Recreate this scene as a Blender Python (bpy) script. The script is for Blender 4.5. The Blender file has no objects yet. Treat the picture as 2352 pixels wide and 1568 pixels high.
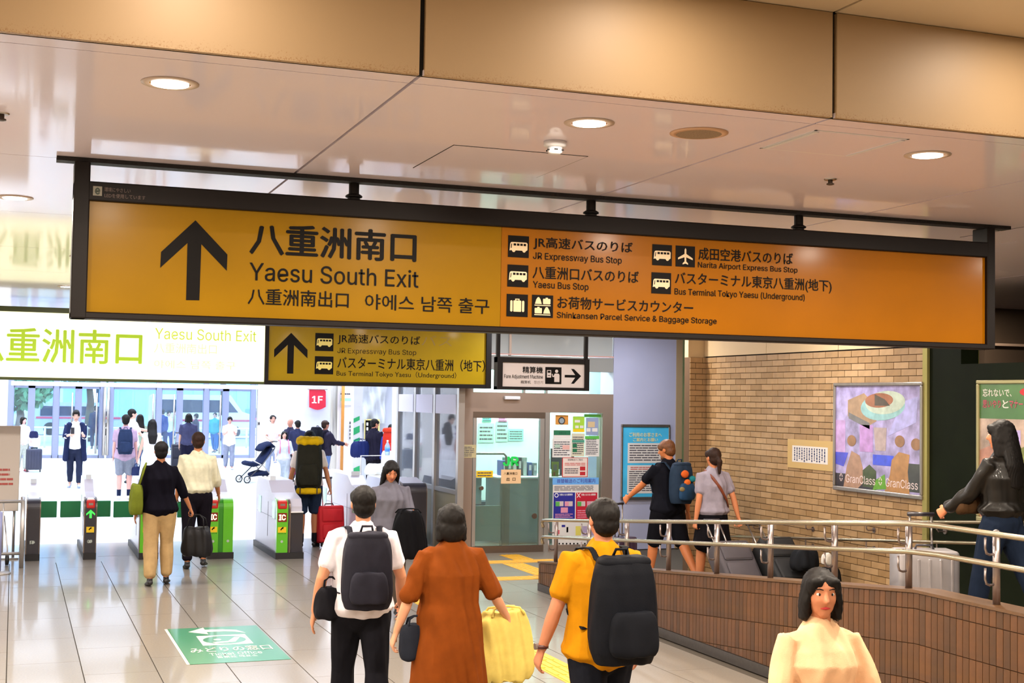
import bpy, bmesh, math, random
import numpy as np
from mathutils import Vector, Matrix
random.seed(4)
S = bpy.context.scene
COL = S.collection
# ---------------------------------------------------------------- camera
F_PX, YAW, PITCH, ROLL, EYE = 3065.0, 0.3563, 0.0435, -0.01557, 2.2
cam_d = bpy.data.cameras.new('camera'); cam = bpy.data.objects.new('camera', cam_d); COL.objects.link(cam)
cam_d.sensor_width = 36.0; cam_d.lens = 36.0 * F_PX / 2352.0; cam_d.clip_end = 400; cam_d.clip_start = .05
Rwc = (Matrix.Rotation(ROLL, 3, 'Z') @ Matrix(((1, 0, 0), (0, math.cos(PITCH), math.sin(PITCH)), (0, -math.sin(PITCH), math.cos(PITCH))))
       @ Matrix(((1, 0, 0), (0, 0, 1), (0, -1, 0))) @ Matrix.Rotation(YAW, 3, 'Z'))
cam.matrix_world = Matrix.Translation((0, 0, EYE)) @ Rwc.transposed().to_4x4()
S.camera = cam
S.view_settings.view_transform = 'Standard'; S.view_settings.look = 'None'
S.view_settings.gamma = 1.0; S.view_settings.use_curve_mapping = False
S.view_settings.exposure = 0.2
C = S.cycles
C.max_bounces = 7; C.diffuse_bounces = 4; C.glossy_bounces = 4; C.transmission_bounces = 6; C.transparent_max_bounces = 16
C.sample_clamp_indirect = 6.0; C.caustics_reflective = False; C.caustics_refractive = False
# ---------------------------------------------------------------- daylight
world = bpy.data.worlds.new('world'); S.world = world; world.use_nodes = True
bg = world.node_tree.nodes['Background']; bg.inputs[0].default_value = (.78, .9, 1.0, 1); bg.inputs[1].default_value = 5.0
# ---------------------------------------------------------------- lamps of the hall and added fill lamps
WARM = (1.0, .86, .70); MILD = (1.0, .93, .88); COOL = (.80, .88, 1.0)
def area(loc, power, col, sx, sy=None, shape='RECTANGLE', spread=180):
    d = bpy.data.lights.new('ceiling_or_fill_lamp', 'AREA'); d.energy = power; d.color = col; d.shape = shape
    d.size = sx
    if shape == 'RECTANGLE': d.size_y = sy or sx
    d.spread = math.radians(spread)
    o = bpy.data.objects.new('ceiling_or_fill_lamp', d); COL.objects.link(o); o.location = loc
    return o
CEIL = 3.38; UPCEIL = 3.816; FASC = 4.65
DOWN_Y = (5.16, 8.62, 12.1, 15.6)
DOWN = [(-6.42 + 1.735 * i, y) for y in DOWN_Y for i in range(9)]
DOWN = [(x + (-.55 if y == 8.62 else 0), y) for x, y in DOWN if x < 7.9]
for (x, y) in DOWN:
    area((x, y, CEIL - .012), 74 if y < 9 else 34, WARM if y < 9 else MILD, .15, shape='DISK')
UPD = [(-6.42 + 1.735 * i, y) for y in (4.17, 1.6, -1.2) for i in range(9)]
for (x, y) in UPD:
    area((x, y, UPCEIL - .012), 10 if y > 4 else 36, WARM, .15, shape='DISK')
HALLZ = 4.6
HALL_FILL = [(x, y) for y in (22, 27, 32, 37, 42, 46) for x in (-6, -1, 4, 9)]  # unseen luminous panels, added to brighten the hall beyond the gates
for (x, y) in ((6.6, 16.9), (8.4, 16.9)): area((x, y, CEIL - .012), 26, (.9, .93, 1.0), .15, shape='DISK')  # added cool fill lamps without fixtures, to brighten pillar and blue poster
area((10.2, 12.2, CEIL - .02), 25, WARM, .2, shape='DISK')  # added fill lamp without fixture, lights the space behind the green wall
for (x, y) in HALL_FILL:
    area((x, y, HALLZ - .06), 230, COOL, 4.4, 3.0, spread=105)
# ---------------------------------------------------------------- helpers
def lin(c): return c / 12.92 if c <= .04045 else ((c + .055) / 1.055) ** 2.4
def hexc(h): return tuple(lin(int(h[i:i + 2], 16) / 255) for i in (0, 2, 4)) + (1,)
MATS = {}
def M(name, hx, rough=.6, metal=0., emit=0., noise=None, bump=None, coat=0., coatr=.08, spec=.5, aniso=0, rnoise=0):
    if name in MATS: return MATS[name]
    m = bpy.data.materials.new(name); m.use_nodes = True; nt = m.node_tree; b = nt.nodes['Principled BSDF']
    col = hexc(hx)
    b.inputs['Base Color'].default_value = col; b.inputs['Roughness'].default_value = rough
    b.inputs['Metallic'].default_value = metal; b.inputs['Specular IOR Level'].default_value = spec
    b.inputs['Coat Weight'].default_value = coat; b.inputs['Coat Roughness'].default_value = coatr
    if emit:
        b.inputs['Emission Color'].default_value = col; b.inputs['Emission Strength'].default_value = emit
    if noise:
        sc, amt = noise[:2]; st = noise[2] if len(noise) > 2 else (1, 1, 1)
        tc = nt.nodes.new('ShaderNodeTexCoord'); mp = nt.nodes.new('ShaderNodeMapping'); mp.inputs['Scale'].default_value = st
        n = nt.nodes.new('ShaderNodeTexNoise'); n.inputs['Scale'].default_value = sc; n.inputs['Detail'].default_value = 5
        r = nt.nodes.new('ShaderNodeMapRange'); r.inputs['From Min'].default_value = .3; r.inputs['From Max'].default_value = .7
        r.inputs['To Min'].default_value = 1 - amt; r.inputs['To Max'].default_value = 1 + amt
        mx = nt.nodes.new('ShaderNodeMix'); mx.data_type = 'RGBA'; mx.blend_type = 'MULTIPLY'; mx.inputs[0].default_value = 1
        nt.links.new(tc.outputs['Object'], mp.inputs[0]); nt.links.new(mp.outputs[0], n.inputs['Vector']); nt.links.new(n.outputs[0], r.inputs[0])
        mx.inputs[6].default_value = col
        cb = nt.nodes.new('ShaderNodeCombineColor')
        for i in range(3): nt.links.new(r.outputs[0], cb.inputs[i])
        nt.links.new(cb.outputs[0], mx.inputs[7]); nt.links.new(mx.outputs[2], b.inputs['Base Color'])
        if rnoise:
            r2 = nt.nodes.new('ShaderNodeMapRange'); r2.inputs['From Min'].default_value = .3; r2.inputs['From Max'].default_value = .7
            r2.inputs['To Min'].default_value = max(0, rough - rnoise); r2.inputs['To Max'].default_value = rough + rnoise
            nt.links.new(n.outputs[0], r2.inputs[0]); nt.links.new(r2.outputs[0], b.inputs['Roughness'])
    if bump:
        tc = nt.nodes.new('ShaderNodeTexCoord'); mp = nt.nodes.new('ShaderNodeMapping')
        mp.inputs['Scale'].default_value = bump[2] if len(bump) > 2 else (1, 1, 1)
        n = nt.nodes.new('ShaderNodeTexNoise'); n.inputs['Scale'].default_value = bump[0]; n.inputs['Detail'].default_value = 4
        bp = nt.nodes.new('ShaderNodeBump'); bp.inputs['Strength'].default_value = bump[1]; bp.inputs['Distance'].default_value = .02
        nt.links.new(tc.outputs['Object'], mp.inputs[0]); nt.links.new(mp.outputs[0], n.inputs['Vector'])
        nt.links.new(n.outputs[0], bp.inputs['Height']); nt.links.new(bp.outputs[0], b.inputs['Normal'])
    MATS[name] = m
    return m
def GLASS(name, hx, alpha=.12, rough=.03):
    """thin pane: tinted see-through sheet with a real mirror component"""
    if name in MATS: return MATS[name]
    m = bpy.data.materials.new(name); m.use_nodes = True; nt = m.node_tree; nt.nodes.clear()
    out = nt.nodes.new('ShaderNodeOutputMaterial'); tr = nt.nodes.new('ShaderNodeBsdfTransparent'); tr.inputs[0].default_value = hexc(hx)
    gl = nt.nodes.new('ShaderNodeBsdfGlossy'); gl.inputs['Roughness'].default_value = rough; gl.inputs[0].default_value = (1, 1, 1, 1)
    df = nt.nodes.new('ShaderNodeBsdfDiffuse'); df.inputs[0].default_value = hexc(hx)
    fr = nt.nodes.new('ShaderNodeFresnel'); fr.inputs[0].default_value = 1.5
    m1 = nt.nodes.new('ShaderNodeMixShader'); m2 = nt.nodes.new('ShaderNodeMixShader'); m1.inputs[0].default_value = alpha
    nt.links.new(tr.outputs[0], m1.inputs[1]); nt.links.new(df.outputs[0], m1.inputs[2])
    nt.links.new(fr.outputs[0], m2.inputs[0]); nt.links.new(m1.outputs[0], m2.inputs[1]); nt.links.new(gl.outputs[0], m2.inputs[2])
    nt.links.new(m2.outputs[0], out.inputs[0]); MATS[name] = m
    return m
WL = {}
def tag(o, label=None, cat=None, group=None, kind=None):
    if label: o['label'] = label
    if cat: o['category'] = cat
    if group: o['group'] = group
    if kind: o['kind'] = kind
    return o
def thing(name, label, cat, loc=(0, 0, 0), group=None, rz=0):
    o = bpy.data.objects.new(name, None); COL.objects.link(o); o.location = loc; o.empty_display_size = .1
    o.rotation_euler[2] = rz; WL[o.name] = Vector(loc)
    return tag(o, label, cat, group)
def link(name, me, parent=None, off=None):
    o = bpy.data.objects.new(name, me); COL.objects.link(o)
    if parent is not None: o.parent = parent
    WL[o.name] = (WL[parent.name] if parent is not None and parent.name in WL else Vector((0, 0, 0)))
    return o
class B:
    def __init__(s): s.v = []; s.f = []; s.m = []; s.cur = 0
    def add(s, vs, fs):
        n = len(s.v); s.v += [tuple(p) for p in vs]; s.f += [tuple(i + n for i in f) for f in fs]; s.m += [s.cur] * len(fs); return s
    def box(s, x0, x1, y0, y1, z0, z1):
        return s.add([(x0, y0, z0), (x1, y0, z0), (x1, y1, z0), (x0, y1, z0), (x0, y0, z1), (x1, y0, z1), (x1, y1, z1), (x0, y1, z1)],
                     [(0, 3, 2, 1), (4, 5, 6, 7), (0, 1, 5, 4), (1, 2, 6, 5), (2, 3, 7, 6), (3, 0, 4, 7)])
    def bbox(s, x0, x1, y0, y1, z0, z1, bev=.01, seg=2):
        bm = bmesh.new(); bmesh.ops.create_cube(bm, size=1)
        for v in bm.verts: v.co = Vector(((x0 + x1) / 2 + v.co.x * (x1 - x0), (y0 + y1) / 2 + v.co.y * (y1 - y0), (z0 + z1) / 2 + v.co.z * (z1 - z0)))
        bmesh.ops.bevel(bm, geom=bm.edges[:] + bm.verts[:], offset=bev, segments=seg, affect='EDGES', profile=.5)
        bm.verts.index_update(); s.add([v.co.copy() for v in bm.verts], [[v.index for v in f.verts] for f in bm.faces]); bm.free(); return s
    def ring_loft(s, rings, closed=True):
        n = len(rings[0]); vs = [p for r in rings for p in r]; fs = []
        for k in range(len(rings) - 1):
            for i in range(n):
                j = (i + 1) % n; fs.append((k * n + i, k * n + j, (k + 1) * n + j, (k + 1) * n + i))
        if closed: fs.append(tuple(range(n))[::-1]); fs.append(tuple(range((len(rings) - 1) * n, len(rings) * n)))
        return s.add(vs, fs)
    def loft(s, pts, rads, n=12, ref=(1, 0, 0)):
        """elliptical section along a path; rads = (ra along ref side, rb) per point; round ends"""
        pts = [Vector(p) for p in pts]; rads = [(r, r) if not isinstance(r, tuple) else r for r in rads]; ref = Vector(ref)
        rings = []
        P = pts
        for k, p in enumerate(P):
            d = (P[min(k + 1, len(P) - 1)] - P[max(k - 1, 0)]).normalized()
            a = (ref - d * ref.dot(d)); a = a.normalized() if a.length > 1e-4 else d.orthogonal().normalized()
            b = d.cross(a)
            def rg(c, f): return [c + a * (rads[k][0] * f * math.cos(2 * math.pi * i / n)) + b * (rads[k][1] * f * math.sin(2 * math.pi * i / n)) for i in range(n)]
            e = min(rads[k])
            if k == 0: rings.append(rg(p - d * e * .55, .45)); rings.append(rg(p - d * e * .3, .8))
            rings.append(rg(p, 1))
            if k == len(P) - 1: rings.append(rg(p + d * e * .3, .8)); rings.append(rg(p + d * e * .55, .45))
        return s.ring_loft(rings)
    def tube(s, pts, r, n=10):
        pts = [Vector(p) for p in pts]; rings = []; up = None
        for k, p in enumerate(pts):
            d = (pts[min(k + 1, len(pts) - 1)] - pts[max(k - 1, 0)]).normalized()
            if up is None: up = d.orthogonal().normalized()
            up = (up - d * up.dot(d)).normalized(); b = d.cross(up)
            rr = r[k] if isinstance(r, (list, tuple)) else r
            rings.append([p + up * (rr * math.cos(2 * math.pi * i / n)) + b * (rr * math.sin(2 * math.pi * i / n)) for i in range(n)])
        return s.ring_loft(rings)
    def ell(s, c, r, nu=12, nv=8):
        vs = []; fs = []
        for j in range(nv + 1):
            t = math.pi * j / nv
            for i in range(nu):
                a = 2 * math.pi * i / nu; vs.append((c[0] + r[0] * math.sin(t) * math.cos(a), c[1] + r[1] * math.sin(t) * math.sin(a), c[2] + r[2] * math.cos(t)))
        for j in range(nv):
            for i in range(nu): k = (i + 1) % nu; fs.append((j * nu + i, (j + 1) * nu + i, (j + 1) * nu + k, j * nu + k))
        return s.add(vs, fs)
    def lathe(s, c, prof, n=24, axis=2):
        rings = []
        for (r, h) in prof:
            rg = []
            for i in range(n):
                a = 2 * math.pi * i / n; q = (r * math.cos(a), r * math.sin(a), h)
                if axis == 1: q = (q[0], q[2], q[1])
                if axis == 0: q = (q[2], q[0], q[1])
                rg.append((c[0] + q[0], c[1] + q[1], c[2] + q[2]))
            rings.append(rg)
        return s.ring_loft(rings)
    def prism(s, poly, x0, x1, axis=0):
        """poly in the plane across `axis` (axis 0: (y,z); axis 1: (x,z); axis 2: (x,y))"""
        n = len(poly)
        def q(a, p): return (a, p[0], p[1]) if axis == 0 else ((p[0], a, p[1]) if axis == 1 else (p[0], p[1], a))
        vs = [q(x0, p) for p in poly] + [q(x1, p) for p in poly]
        return s.add(vs, [tuple(range(n)), tuple(range(2 * n - 1, n - 1, -1))] + [(i, i + n, (i + 1) % n + n, (i + 1) % n) for i in range(n)])
    def mesh(s, name, mats, smooth=False, off=Vector((0, 0, 0))):
        me = bpy.data.meshes.new(name)
        me.from_pydata([(p[0] - off[0], p[1] - off[1], p[2] - off[2]) for p in s.v], [], s.f)
        for m in (mats if isinstance(mats, (list, tuple)) else [mats]): me.materials.append(m)
        if any(s.m): me.polygons.foreach_set('material_index', s.m)
        if smooth: me.polygons.foreach_set('use_smooth', [True] * len(me.polygons))
        me.update()
        bm = bmesh.new(); bm.from_mesh(me); bmesh.ops.recalc_face_normals(bm, faces=bm.faces); bm.to_mesh(me); bm.free()
        return me
    def build(s, name, mats, parent=None, smooth=False, world=True, **kw):
        off = WL[parent.name] if (world and parent is not None) else Vector((0, 0, 0))
        o = link(name, s.mesh(name, mats, smooth, off), parent)
        if smooth == 'auto': pass
        return tag(o, kw.get('label'), kw.get('cat'), kw.get('group'), kw.get('kind'))
def struct(name, b, mats, **kw):
    return b.build(name, mats, kind='structure', **kw)
# rays of the calibrated view, used to read real-world positions on real planes
RT = Rwc.transposed()
def ray(x, y): return RT @ Vector((x - 1176, -(y - 784), -F_PX))
def onZ(x, y, z=0.): d = ray(x, y); return Vector((0, 0, EYE)) + d * ((z - EYE) / d.z)
def onY(x, y, Y): d = ray(x, y); return Vector((0, 0, EYE)) + d * (Y / d.y)
def onX(x, y, X): d = ray(x, y); return Vector((0, 0, EYE)) + d * (X / d.x)
try:   # Blender's own interface typeface, for Latin lettering
    import os
    FONT = bpy.data.fonts.load(os.path.join(bpy.utils.system_resource('DATAFILES'), 'fonts', 'Inter.woff2'))
except Exception: FONT = None
class Plane:
    """flat surface for print: origin, right, up, normal to the reader"""
    def __init__(s, o, u, v): s.o = Vector(o); s.u = Vector(u).normalized(); s.v = Vector(v).normalized(); s.n = s.u.cross(s.v)
    def uv(s, px, py):
        d = ray(px, py); o = Vector((0, 0, EYE)); t = (s.o - o).dot(s.n) / d.dot(s.n); q = o + d * t - s.o
        return q.dot(s.u), q.dot(s.v)
    def P(s, u, v, lay=0.): return s.o + s.u * u + s.v * v + s.n * lay
    def sheet(s, b, poly, l0, l1):
        n = len(poly); vs = [s.P(u, v, l0) for u, v in poly] + [s.P(u, v, l1) for u, v in poly]
        return b.add(vs, [tuple(range(n)), tuple(range(2 * n - 1, n - 1, -1))] + [(i, i + n, (i + 1) % n + n, (i + 1) % n) for i in range(n)])
    def rect(s, b, u0, v0, u1, v1, l0, l1): return s.sheet(b, [(u0, v0), (u1, v0), (u1, v1), (u0, v1)], l0, l1)
    def disc(s, b, u, v, r, l0, l1, n=24, ry=None):
        return s.sheet(b, [(u + r * math.cos(2 * math.pi * i / n), v + (ry or r) * math.sin(2 * math.pi * i / n)) for i in range(n)], l0, l1)
    def text(s, body, box, mat, parent, lay=.002, bold=0., th=.0008, name='lettering', sx=None):
        """box = (u0, v0, u1, v1): the lettering is fitted to it"""
        c = bpy.data.curves.new('t', 'FONT'); c.body = body
        if FONT and body.isascii(): c.font = FONT
        c.offset = 0; c.resolution_u = 2; c.fill_mode = 'BOTH'
        o = bpy.data.objects.new('t', c); COL.objects.link(o)
        dg = bpy.context.evaluated_depsgraph_get(); me = bpy.data.meshes.new_from_object(o.evaluated_get(dg))
        bpy.data.objects.remove(o); bpy.data.curves.remove(c)
        if bold:   # heavier strokes: the same outlines laid side by side
            bm = bmesh.new()
            for k, (du, dv) in enumerate(((0, 0), (bold, 0), (-bold, 0), (0, bold * .8), (0, -bold * .8))):
                m2 = me.copy(); m2.transform(Matrix.Translation((du, dv, .0004 * k))); bm.from_mesh(m2); bpy.data.meshes.remove(m2)
            me = bpy.data.meshes.new('t'); bm.to_mesh(me); bm.free()
        n = len(me.vertices); a = np.empty(n * 3); me.vertices.foreach_get('co', a); a = a.reshape(-1, 3)
        lo = a.min(0); hi = a.max(0); u0, v0, u1, v1 = box
        w = max(hi[0] - lo[0], 1e-5); h = max(hi[1] - lo[1], 1e-5)
        su = (u1 - u0) / w; sv = (v1 - v0) / h
        U = u0 + (a[:, 0] - lo[0]) * su; V = v0 + (a[:, 1] - lo[1]) * sv
        off = WL[parent.name] if parent is not None else Vector((0, 0, 0))
        base = np.array(s.o - off)
        co = base + U[:, None] * np.array(s.u) + V[:, None] * np.array(s.v) + (lay + a[:, 2] - lo[2])[:, None] * np.array(s.n)
        me.vertices.foreach_set('co', co.ravel()); me.materials.clear(); me.materials.append(mat); me.update(); me.name = name
        return link(name, me, parent)
    def tpx(s, body, L, R, ref, top, bot, mat, parent, **kw):
        """lettering read off the photograph: left x, right x, and top / bottom y near column ref"""
        u0 = s.uv(L, (top + bot) / 2)[0]; u1 = s.uv(R, (top + bot) / 2)[0]
        return s.text(body, (u0, s.uv(ref, bot)[1], u1, s.uv(ref, top)[1]), mat, parent, **kw)
def pxrect(pl, b, x0, y0, x1, y1, l0, l1):
    """rectangle from its top-left and bottom-right corners seen in the photograph"""
    a = pl.uv(x0, y0); c = pl.uv(x1, y1)
    return pl.rect(b, a[0], c[1], c[0], a[1], l0, l1)
def fuzz(b, pl, u0, v0, u1, v1, rows, l0, l1, seed=0, fill=.85):
    """small print too fine to read: rows of short ink dashes"""
    r = random.Random(seed); hh = (v1 - v0) / rows
    for k in range(rows):
        u = u0; end = u0 + (u1 - u0) * (fill if r.random() < .3 else 1)
        while u < end:
            w = min((u1 - u0) * r.uniform(.08, .3), end - u); vv = v1 - (k + .5) * hh
            pl.rect(b, u, vv - hh * .22, u + w * .9, vv + hh * .22, l0, l1); u += w
    return b
# ================================================================ SETTING
m_ceil = M('ceiling_panel', 'ECE4F4', .5, coat=.6, coatr=.07, spec=.5)
m_black = M('black_joint', '0B0A0C', .8)
m_floor = M('polished_stone', '857D72', .36, coat=.42, coatr=.08, spec=.3, noise=(60, .10))
m_floor2 = M('polished_stone_lit', 'C9C6C2', .3, coat=.5, coatr=.1, noise=(40, .05))  # paler copy of the floor stone, bright hall light put into its colour
m_joint = M('floor_joint', '4A4238', .8)
m_steel = M('brushed_steel', 'A9A4A0', .28, metal=.9, noise=(30, .08, (1, 1, .05)))
m_steel_d = M('dark_steel', '7D6E62', .35, metal=.8)
m_alu = M('satin_aluminium', 'B8B4B0', .35, metal=.7)
m_white = M('white_paint', 'D8D8DC', .5)
m_offw = M('warm_white', 'D9CDB4', .6)
m_blackpaint = M('black_paint', '17120F', .45)
def fascia_mat():
    m = bpy.data.materials.new('fascia_panel'); m.use_nodes = True; nt = m.node_tree; b = nt.nodes['Principled BSDF']
    b.inputs['Roughness'].default_value = .5
    geo = nt.nodes.new('ShaderNodeNewGeometry'); sp = nt.nodes.new('ShaderNodeSeparateXYZ'); nt.links.new(geo.outputs['Position'], sp.inputs[0])
    r = nt.nodes.new('ShaderNodeMapRange'); r.inputs['From Min'].default_value = CEIL; r.inputs['From Max'].default_value = CEIL + .07
    r.inputs['To Min'].default_value = .60; r.inputs['To Max'].default_value = .22; nt.links.new(sp.outputs[2], r.inputs[0])
    n = nt.nodes.new('ShaderNodeTexNoise'); n.inputs['Scale'].default_value = 150; n.inputs['Detail'].default_value = 7; n.inputs['Roughness'].default_value = .8
    nt.links.new(geo.outputs['Position'], n.inputs['Vector'])
    c = nt.nodes.new('ShaderNodeMath'); c.operation = 'LESS_THAN'; nt.links.new(n.outputs[0], c.inputs[0])
    c2 = nt.nodes.new('ShaderNodeMath'); c2.operation = 'MULTIPLY'; c2.inputs[1].default_value = .78
    nt.links.new(r.outputs[0], c.inputs[1])
    # the grime threshold: only the lowest few centimetres are speckled
    r.inputs['To Min'].default_value = .47; r.inputs['To Max'].default_value = .26
    mx = nt.nodes.new('ShaderNodeMix'); mx.data_type = 'RGBA'; mx.inputs[6].default_value = hexc('A88C68'); mx.inputs[7].default_value = hexc('8A6238')
    nt.links.new(c.outputs[0], c2.inputs[0]); nt.links.new(c2.outputs[0], mx.inputs[0]); nt.links.new(mx.outputs[2], b.inputs['Base Color'])
    return m
m_fascia = fascia_mat()
# --- floor: near stone slabs are pieces, the far hall is one polished surface
fl = struct('floor', B().box(-9, 16, -6, 48.2, -.06, -.012), m_joint)
tw, tl, g = .5625, 1.13, .004
tb = B().box(-tw / 2 + g, tw / 2 - g, -tl / 2 + g * .5, tl / 2 - g * .5, -.012, 0).mesh('tile', m_floor)
y = 12.71 + tl / 2 - 9 * tl
rows = []
while y < 18.6: rows.append(y); y += tl
for j, yy in enumerate(rows):
    for i in range(-3, 14):
        xx = .01 + tw * (i + .5)
        if xx > 5.75 and yy < 14.2: continue
        o = link('tile', tb, fl); o.location = (xx, yy + (tl / 2 if i % 2 else 0), 0)
far = B(); x = -9
far.box(-9, 8.0, rows[-1] + tl, 20.6, -.012, 0).box(-9, 8.0, rows[-1] + tl / 2, rows[-1] + tl, -.012, -.0015)
far.box(-9, .01 - 3 * tw, -6, rows[-1] + tl, -.012, 0); far.box(.01 - 3 * tw, 5.6, -6, rows[0] - tl / 2 - .002, -.012, 0)
far.box(5.635, 8.0, 14.6, rows[-1] + tl, -.0125, -.001)
far.build('stone_apron', m_floor, fl)
struct('floor_hall', B().box(-9, 16, 20.6, 48, -.012, .0), m_floor2)
# --- ceiling panels
ce = struct('ceiling', B().box(-9, 16, FASC + .02, 20.5, CEIL + .02, CEIL + .07), m_black)
xj = [-9] + [1.36 + 1.765 * k for k in range(-5, 5)] + [16]
yj = [FASC, 4.79, 7.06, 9.3, 11.55, 13.8, 16.05, 18.3, 20.5]
for j in range(len(yj) - 1):
    for i in range(len(xj) - 1):
        gx, gy = .0075, .003
        me = B().box(xj[i] + gx, xj[i + 1] - gx, yj[j] + (gy if j else 0), yj[j + 1] - gy, CEIL, CEIL + .02)
        me.build('ceiling_panel', m_ceil, ce)
cu = struct('ceiling_upper', B().box(-9, 16, -6, FASC + .02, UPCEIL + .02, UPCEIL + .07), m_black)
m_ceil2 = M('upper_ceiling_panel', 'DCC8A8', .5, coat=.3, coatr=.15)
yu = [FASC, 2.4, .15, -2.1, -6]
for j in range(4):
    for i in range(len(xj) - 1):
        B().box(xj[i] + .0075, xj[i + 1] - .0075, yu[j + 1] + .003, yu[j], UPCEIL, UPCEIL + .02).build('ceiling_panel', m_ceil2, cu)
tr = struct('trim_1', B().box(-9, 16, FASC + .012, FASC + .03, CEIL, UPCEIL + .05), m_black)
for i in range(len(xj) - 1):
    B().box(xj[i] + .011, xj[i + 1] - .011, FASC - .012, FASC + .012, CEIL - .002, UPCEIL - .003).build('fascia_panel', m_fascia, tr)
# enclosure of the concourse (outside the frame)
struct('wall_left', B().box(-9.2, -9, -6, 48, -.06, 5), m_offw)
struct('wall_back', B().box(-9, 16, -6.2, -6, -.06, 5), m_offw)
# --- tall hall beyond the gates
struct('ceiling_hall', B().box(-9, 16, 20.5, 48, HALLZ, HALLZ + .1).box(-9, 16, 20.5, 20.6, CEIL, HALLZ), M('hall_ceiling_grey', '6C7074', .6))
for (x, y) in HALL_FILL:
    t = thing('added_hall_light', 'added white luminous panel in the unseen high hall ceiling', 'ceiling light', (x, y, HALLZ), group='added hall lights')
    B().box(x - 2.25, x + 2.25, y - 1.55, y + 1.55, HALLZ - .04, HALLZ).build('housing', m_white, t)
    B().box(x - 2.2, x + 2.2, y - 1.5, y + 1.5, HALLZ - .05, HALLZ - .04).build('diffuser', M('luminous_panel', 'EEF4FF', .5, emit=.9), t)
# --- side wall of glazed bricks along the ramp
def rampz(y): return 0. if y > 14.0 else (.55 if y < 7.5 else .55 * (14.0 - y) / 6.5)
m_brick = [M('brick_a', 'A88860', .4, noise=(9, .10), coat=.2), M('brick_b', '9C7C54', .42, noise=(9, .10), coat=.2), M('brick_c', 'B2926A', .4, noise=(9, .08), coat=.2)]
m_mortar = M('mortar', '5E4630', .9)
WX = 8.35; BH = .0705; BL = .2435; WTOP = 2.78
wr = struct('wall_right', B().box(WX + .012, WX + .25, 10.83, 15.3, -.05, WTOP), m_mortar)
bm_ = [B().box(0, .014, -BL / 2 + .004, BL / 2 - .004, -BH / 2 + .0035, BH / 2 - .0035).mesh('brick', m) for m in m_brick]
cells = []
for r in range(int(WTOP / BH)):
    z = WTOP - (r + .5) * BH; yy = 10.84
    first = BL / 2 if r % 2 else BL
    edges = [yy]
    while edges[-1] < 15.25 - .02: edges.append(min(edges[-1] + (first if len(edges) == 1 else BL), 15.25))
    for k in range(len(edges) - 1): cells.append(((edges[k] + edges[k + 1]) / 2, z, edges[k + 1] - edges[k]))
cells = [c for c in cells if c[1] > rampz(c[0]) - .05]
full = sorted([c for c in cells if abs(c[2] - BL) < 1e-3], key=lambda c: c[0]); part = [c for c in cells if abs(c[2] - BL) >= 1e-3]
for c in full[:296]:
    o = link('brick', random.choice(bm_), wr); o.location = (WX - .001, c[0], c[1])
rb = B()
for c in full[296:] + part:
    rb.cur = random.randrange(3); rb.box(WX - .001, WX + .013, c[0] - c[2] / 2 + .004, c[0] + c[2] / 2 - .004, c[1] - BH / 2 + .0035, c[1] + BH / 2 - .0035)
rb.build('brick_courses', m_brick, wr, kind='stuff')
# return face of the brick wall (pilaster)
m_brickd = M('brick_return', 'A88860', .45, noise=(9, .1))  # return face, same base colour as the first wall brick, no coat
wc = struct('wall_corner', B().box(8.12, WX + .25, 15.262, 15.40, -.05, WTOP), m_mortar)
for r in range(int(WTOP / BH)):
    z = WTOP - (r + .5) * BH
    cut = 8.12 + (.08 if r % 2 else .18)
    for a, b_ in ((8.12, cut), (cut, WX + .012)):
        B().box(a + .003, b_ - .003, 15.25, 15.264, z - BH / 2 + .0035, z + BH / 2 - .0035).build('brick', m_brickd, wc)
# smooth cream band above the bricks, down-stand of the ceiling
m_cream = M('cream_panel', 'CDB48C', .5, coat=.2)
up = struct('wall_upper', B().box(WX + .03, WX + .25, 10.83, 15.3, WTOP, CEIL), m_black)
for a, b_ in ((10.83, 12.3), (12.3, 13.78), (13.78, 15.3)):
    B().box(WX, WX + .03, a + .004, b_ - .004, WTOP + .012, CEIL - .002).build('panel', m_cream, up)
B().box(8.12, WX + .25, 15.3, 15.40, WTOP, CEIL).build('panel', m_cream, up)
# dark green wall with edge strip
m_green = M('dark_green_panel', '10160A', .6, noise=(3, .2), spec=.08)
m_strip = M('edge_strip', 'A8A060', .3, metal=.5)
wg = struct('wall_green', B().box(WX, WX + .2, 10.3, 10.76, -.05, 3.05).box(WX, WX + .2, -6, 10.3, -.05, 2.6).box(WX, WX + .2, -6, 4, 2.6, UPCEIL), m_green)
B().box(WX - .03, WX + .2, 10.76, 10.83, -.05, 3.05).build('edge_strip', m_strip, wg)
# what shows over the green wall: yellow wall, brown column, dark recess, thin rail
struct('wall_far', B().box(11.0, 11.2, 13.0, 16, 2.0, CEIL), M('yellow_green_wall', '9A9A48', .6))
struct('wall_recess', B().box(10.8, 15.8, 12.9, 13.0, 2.0, CEIL), M('recess_wall', '5A4A3C', .6))
struct('trim_2', B().box(10.75, 15.8, 12.84, 12.9, 2.93, 2.96), M('pale_trim', 'D8B8A0', .4))
struct('wall_column', B().box(9.35, 9.9, 9.75, 10.1, 2.4, 3.37), M('green_column', '4A5634', .5))
struct('wall_end', B().box(15.8, 16, -6, 48, -.06, 5).box(8.6, 15.8, 15.9, 16.1, 2., CEIL), m_offw)
# --- ramp
rp = B(); rp.prism([(14.0, 0), (14.0, -.02), (-6, -.02), (-6, .55), (7.5, .55)], 5.9, WX, 0)
struct('floor_ramp', rp, M('ramp_stone', '6E5E4C', .5, noise=(30, .15)))
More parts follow.
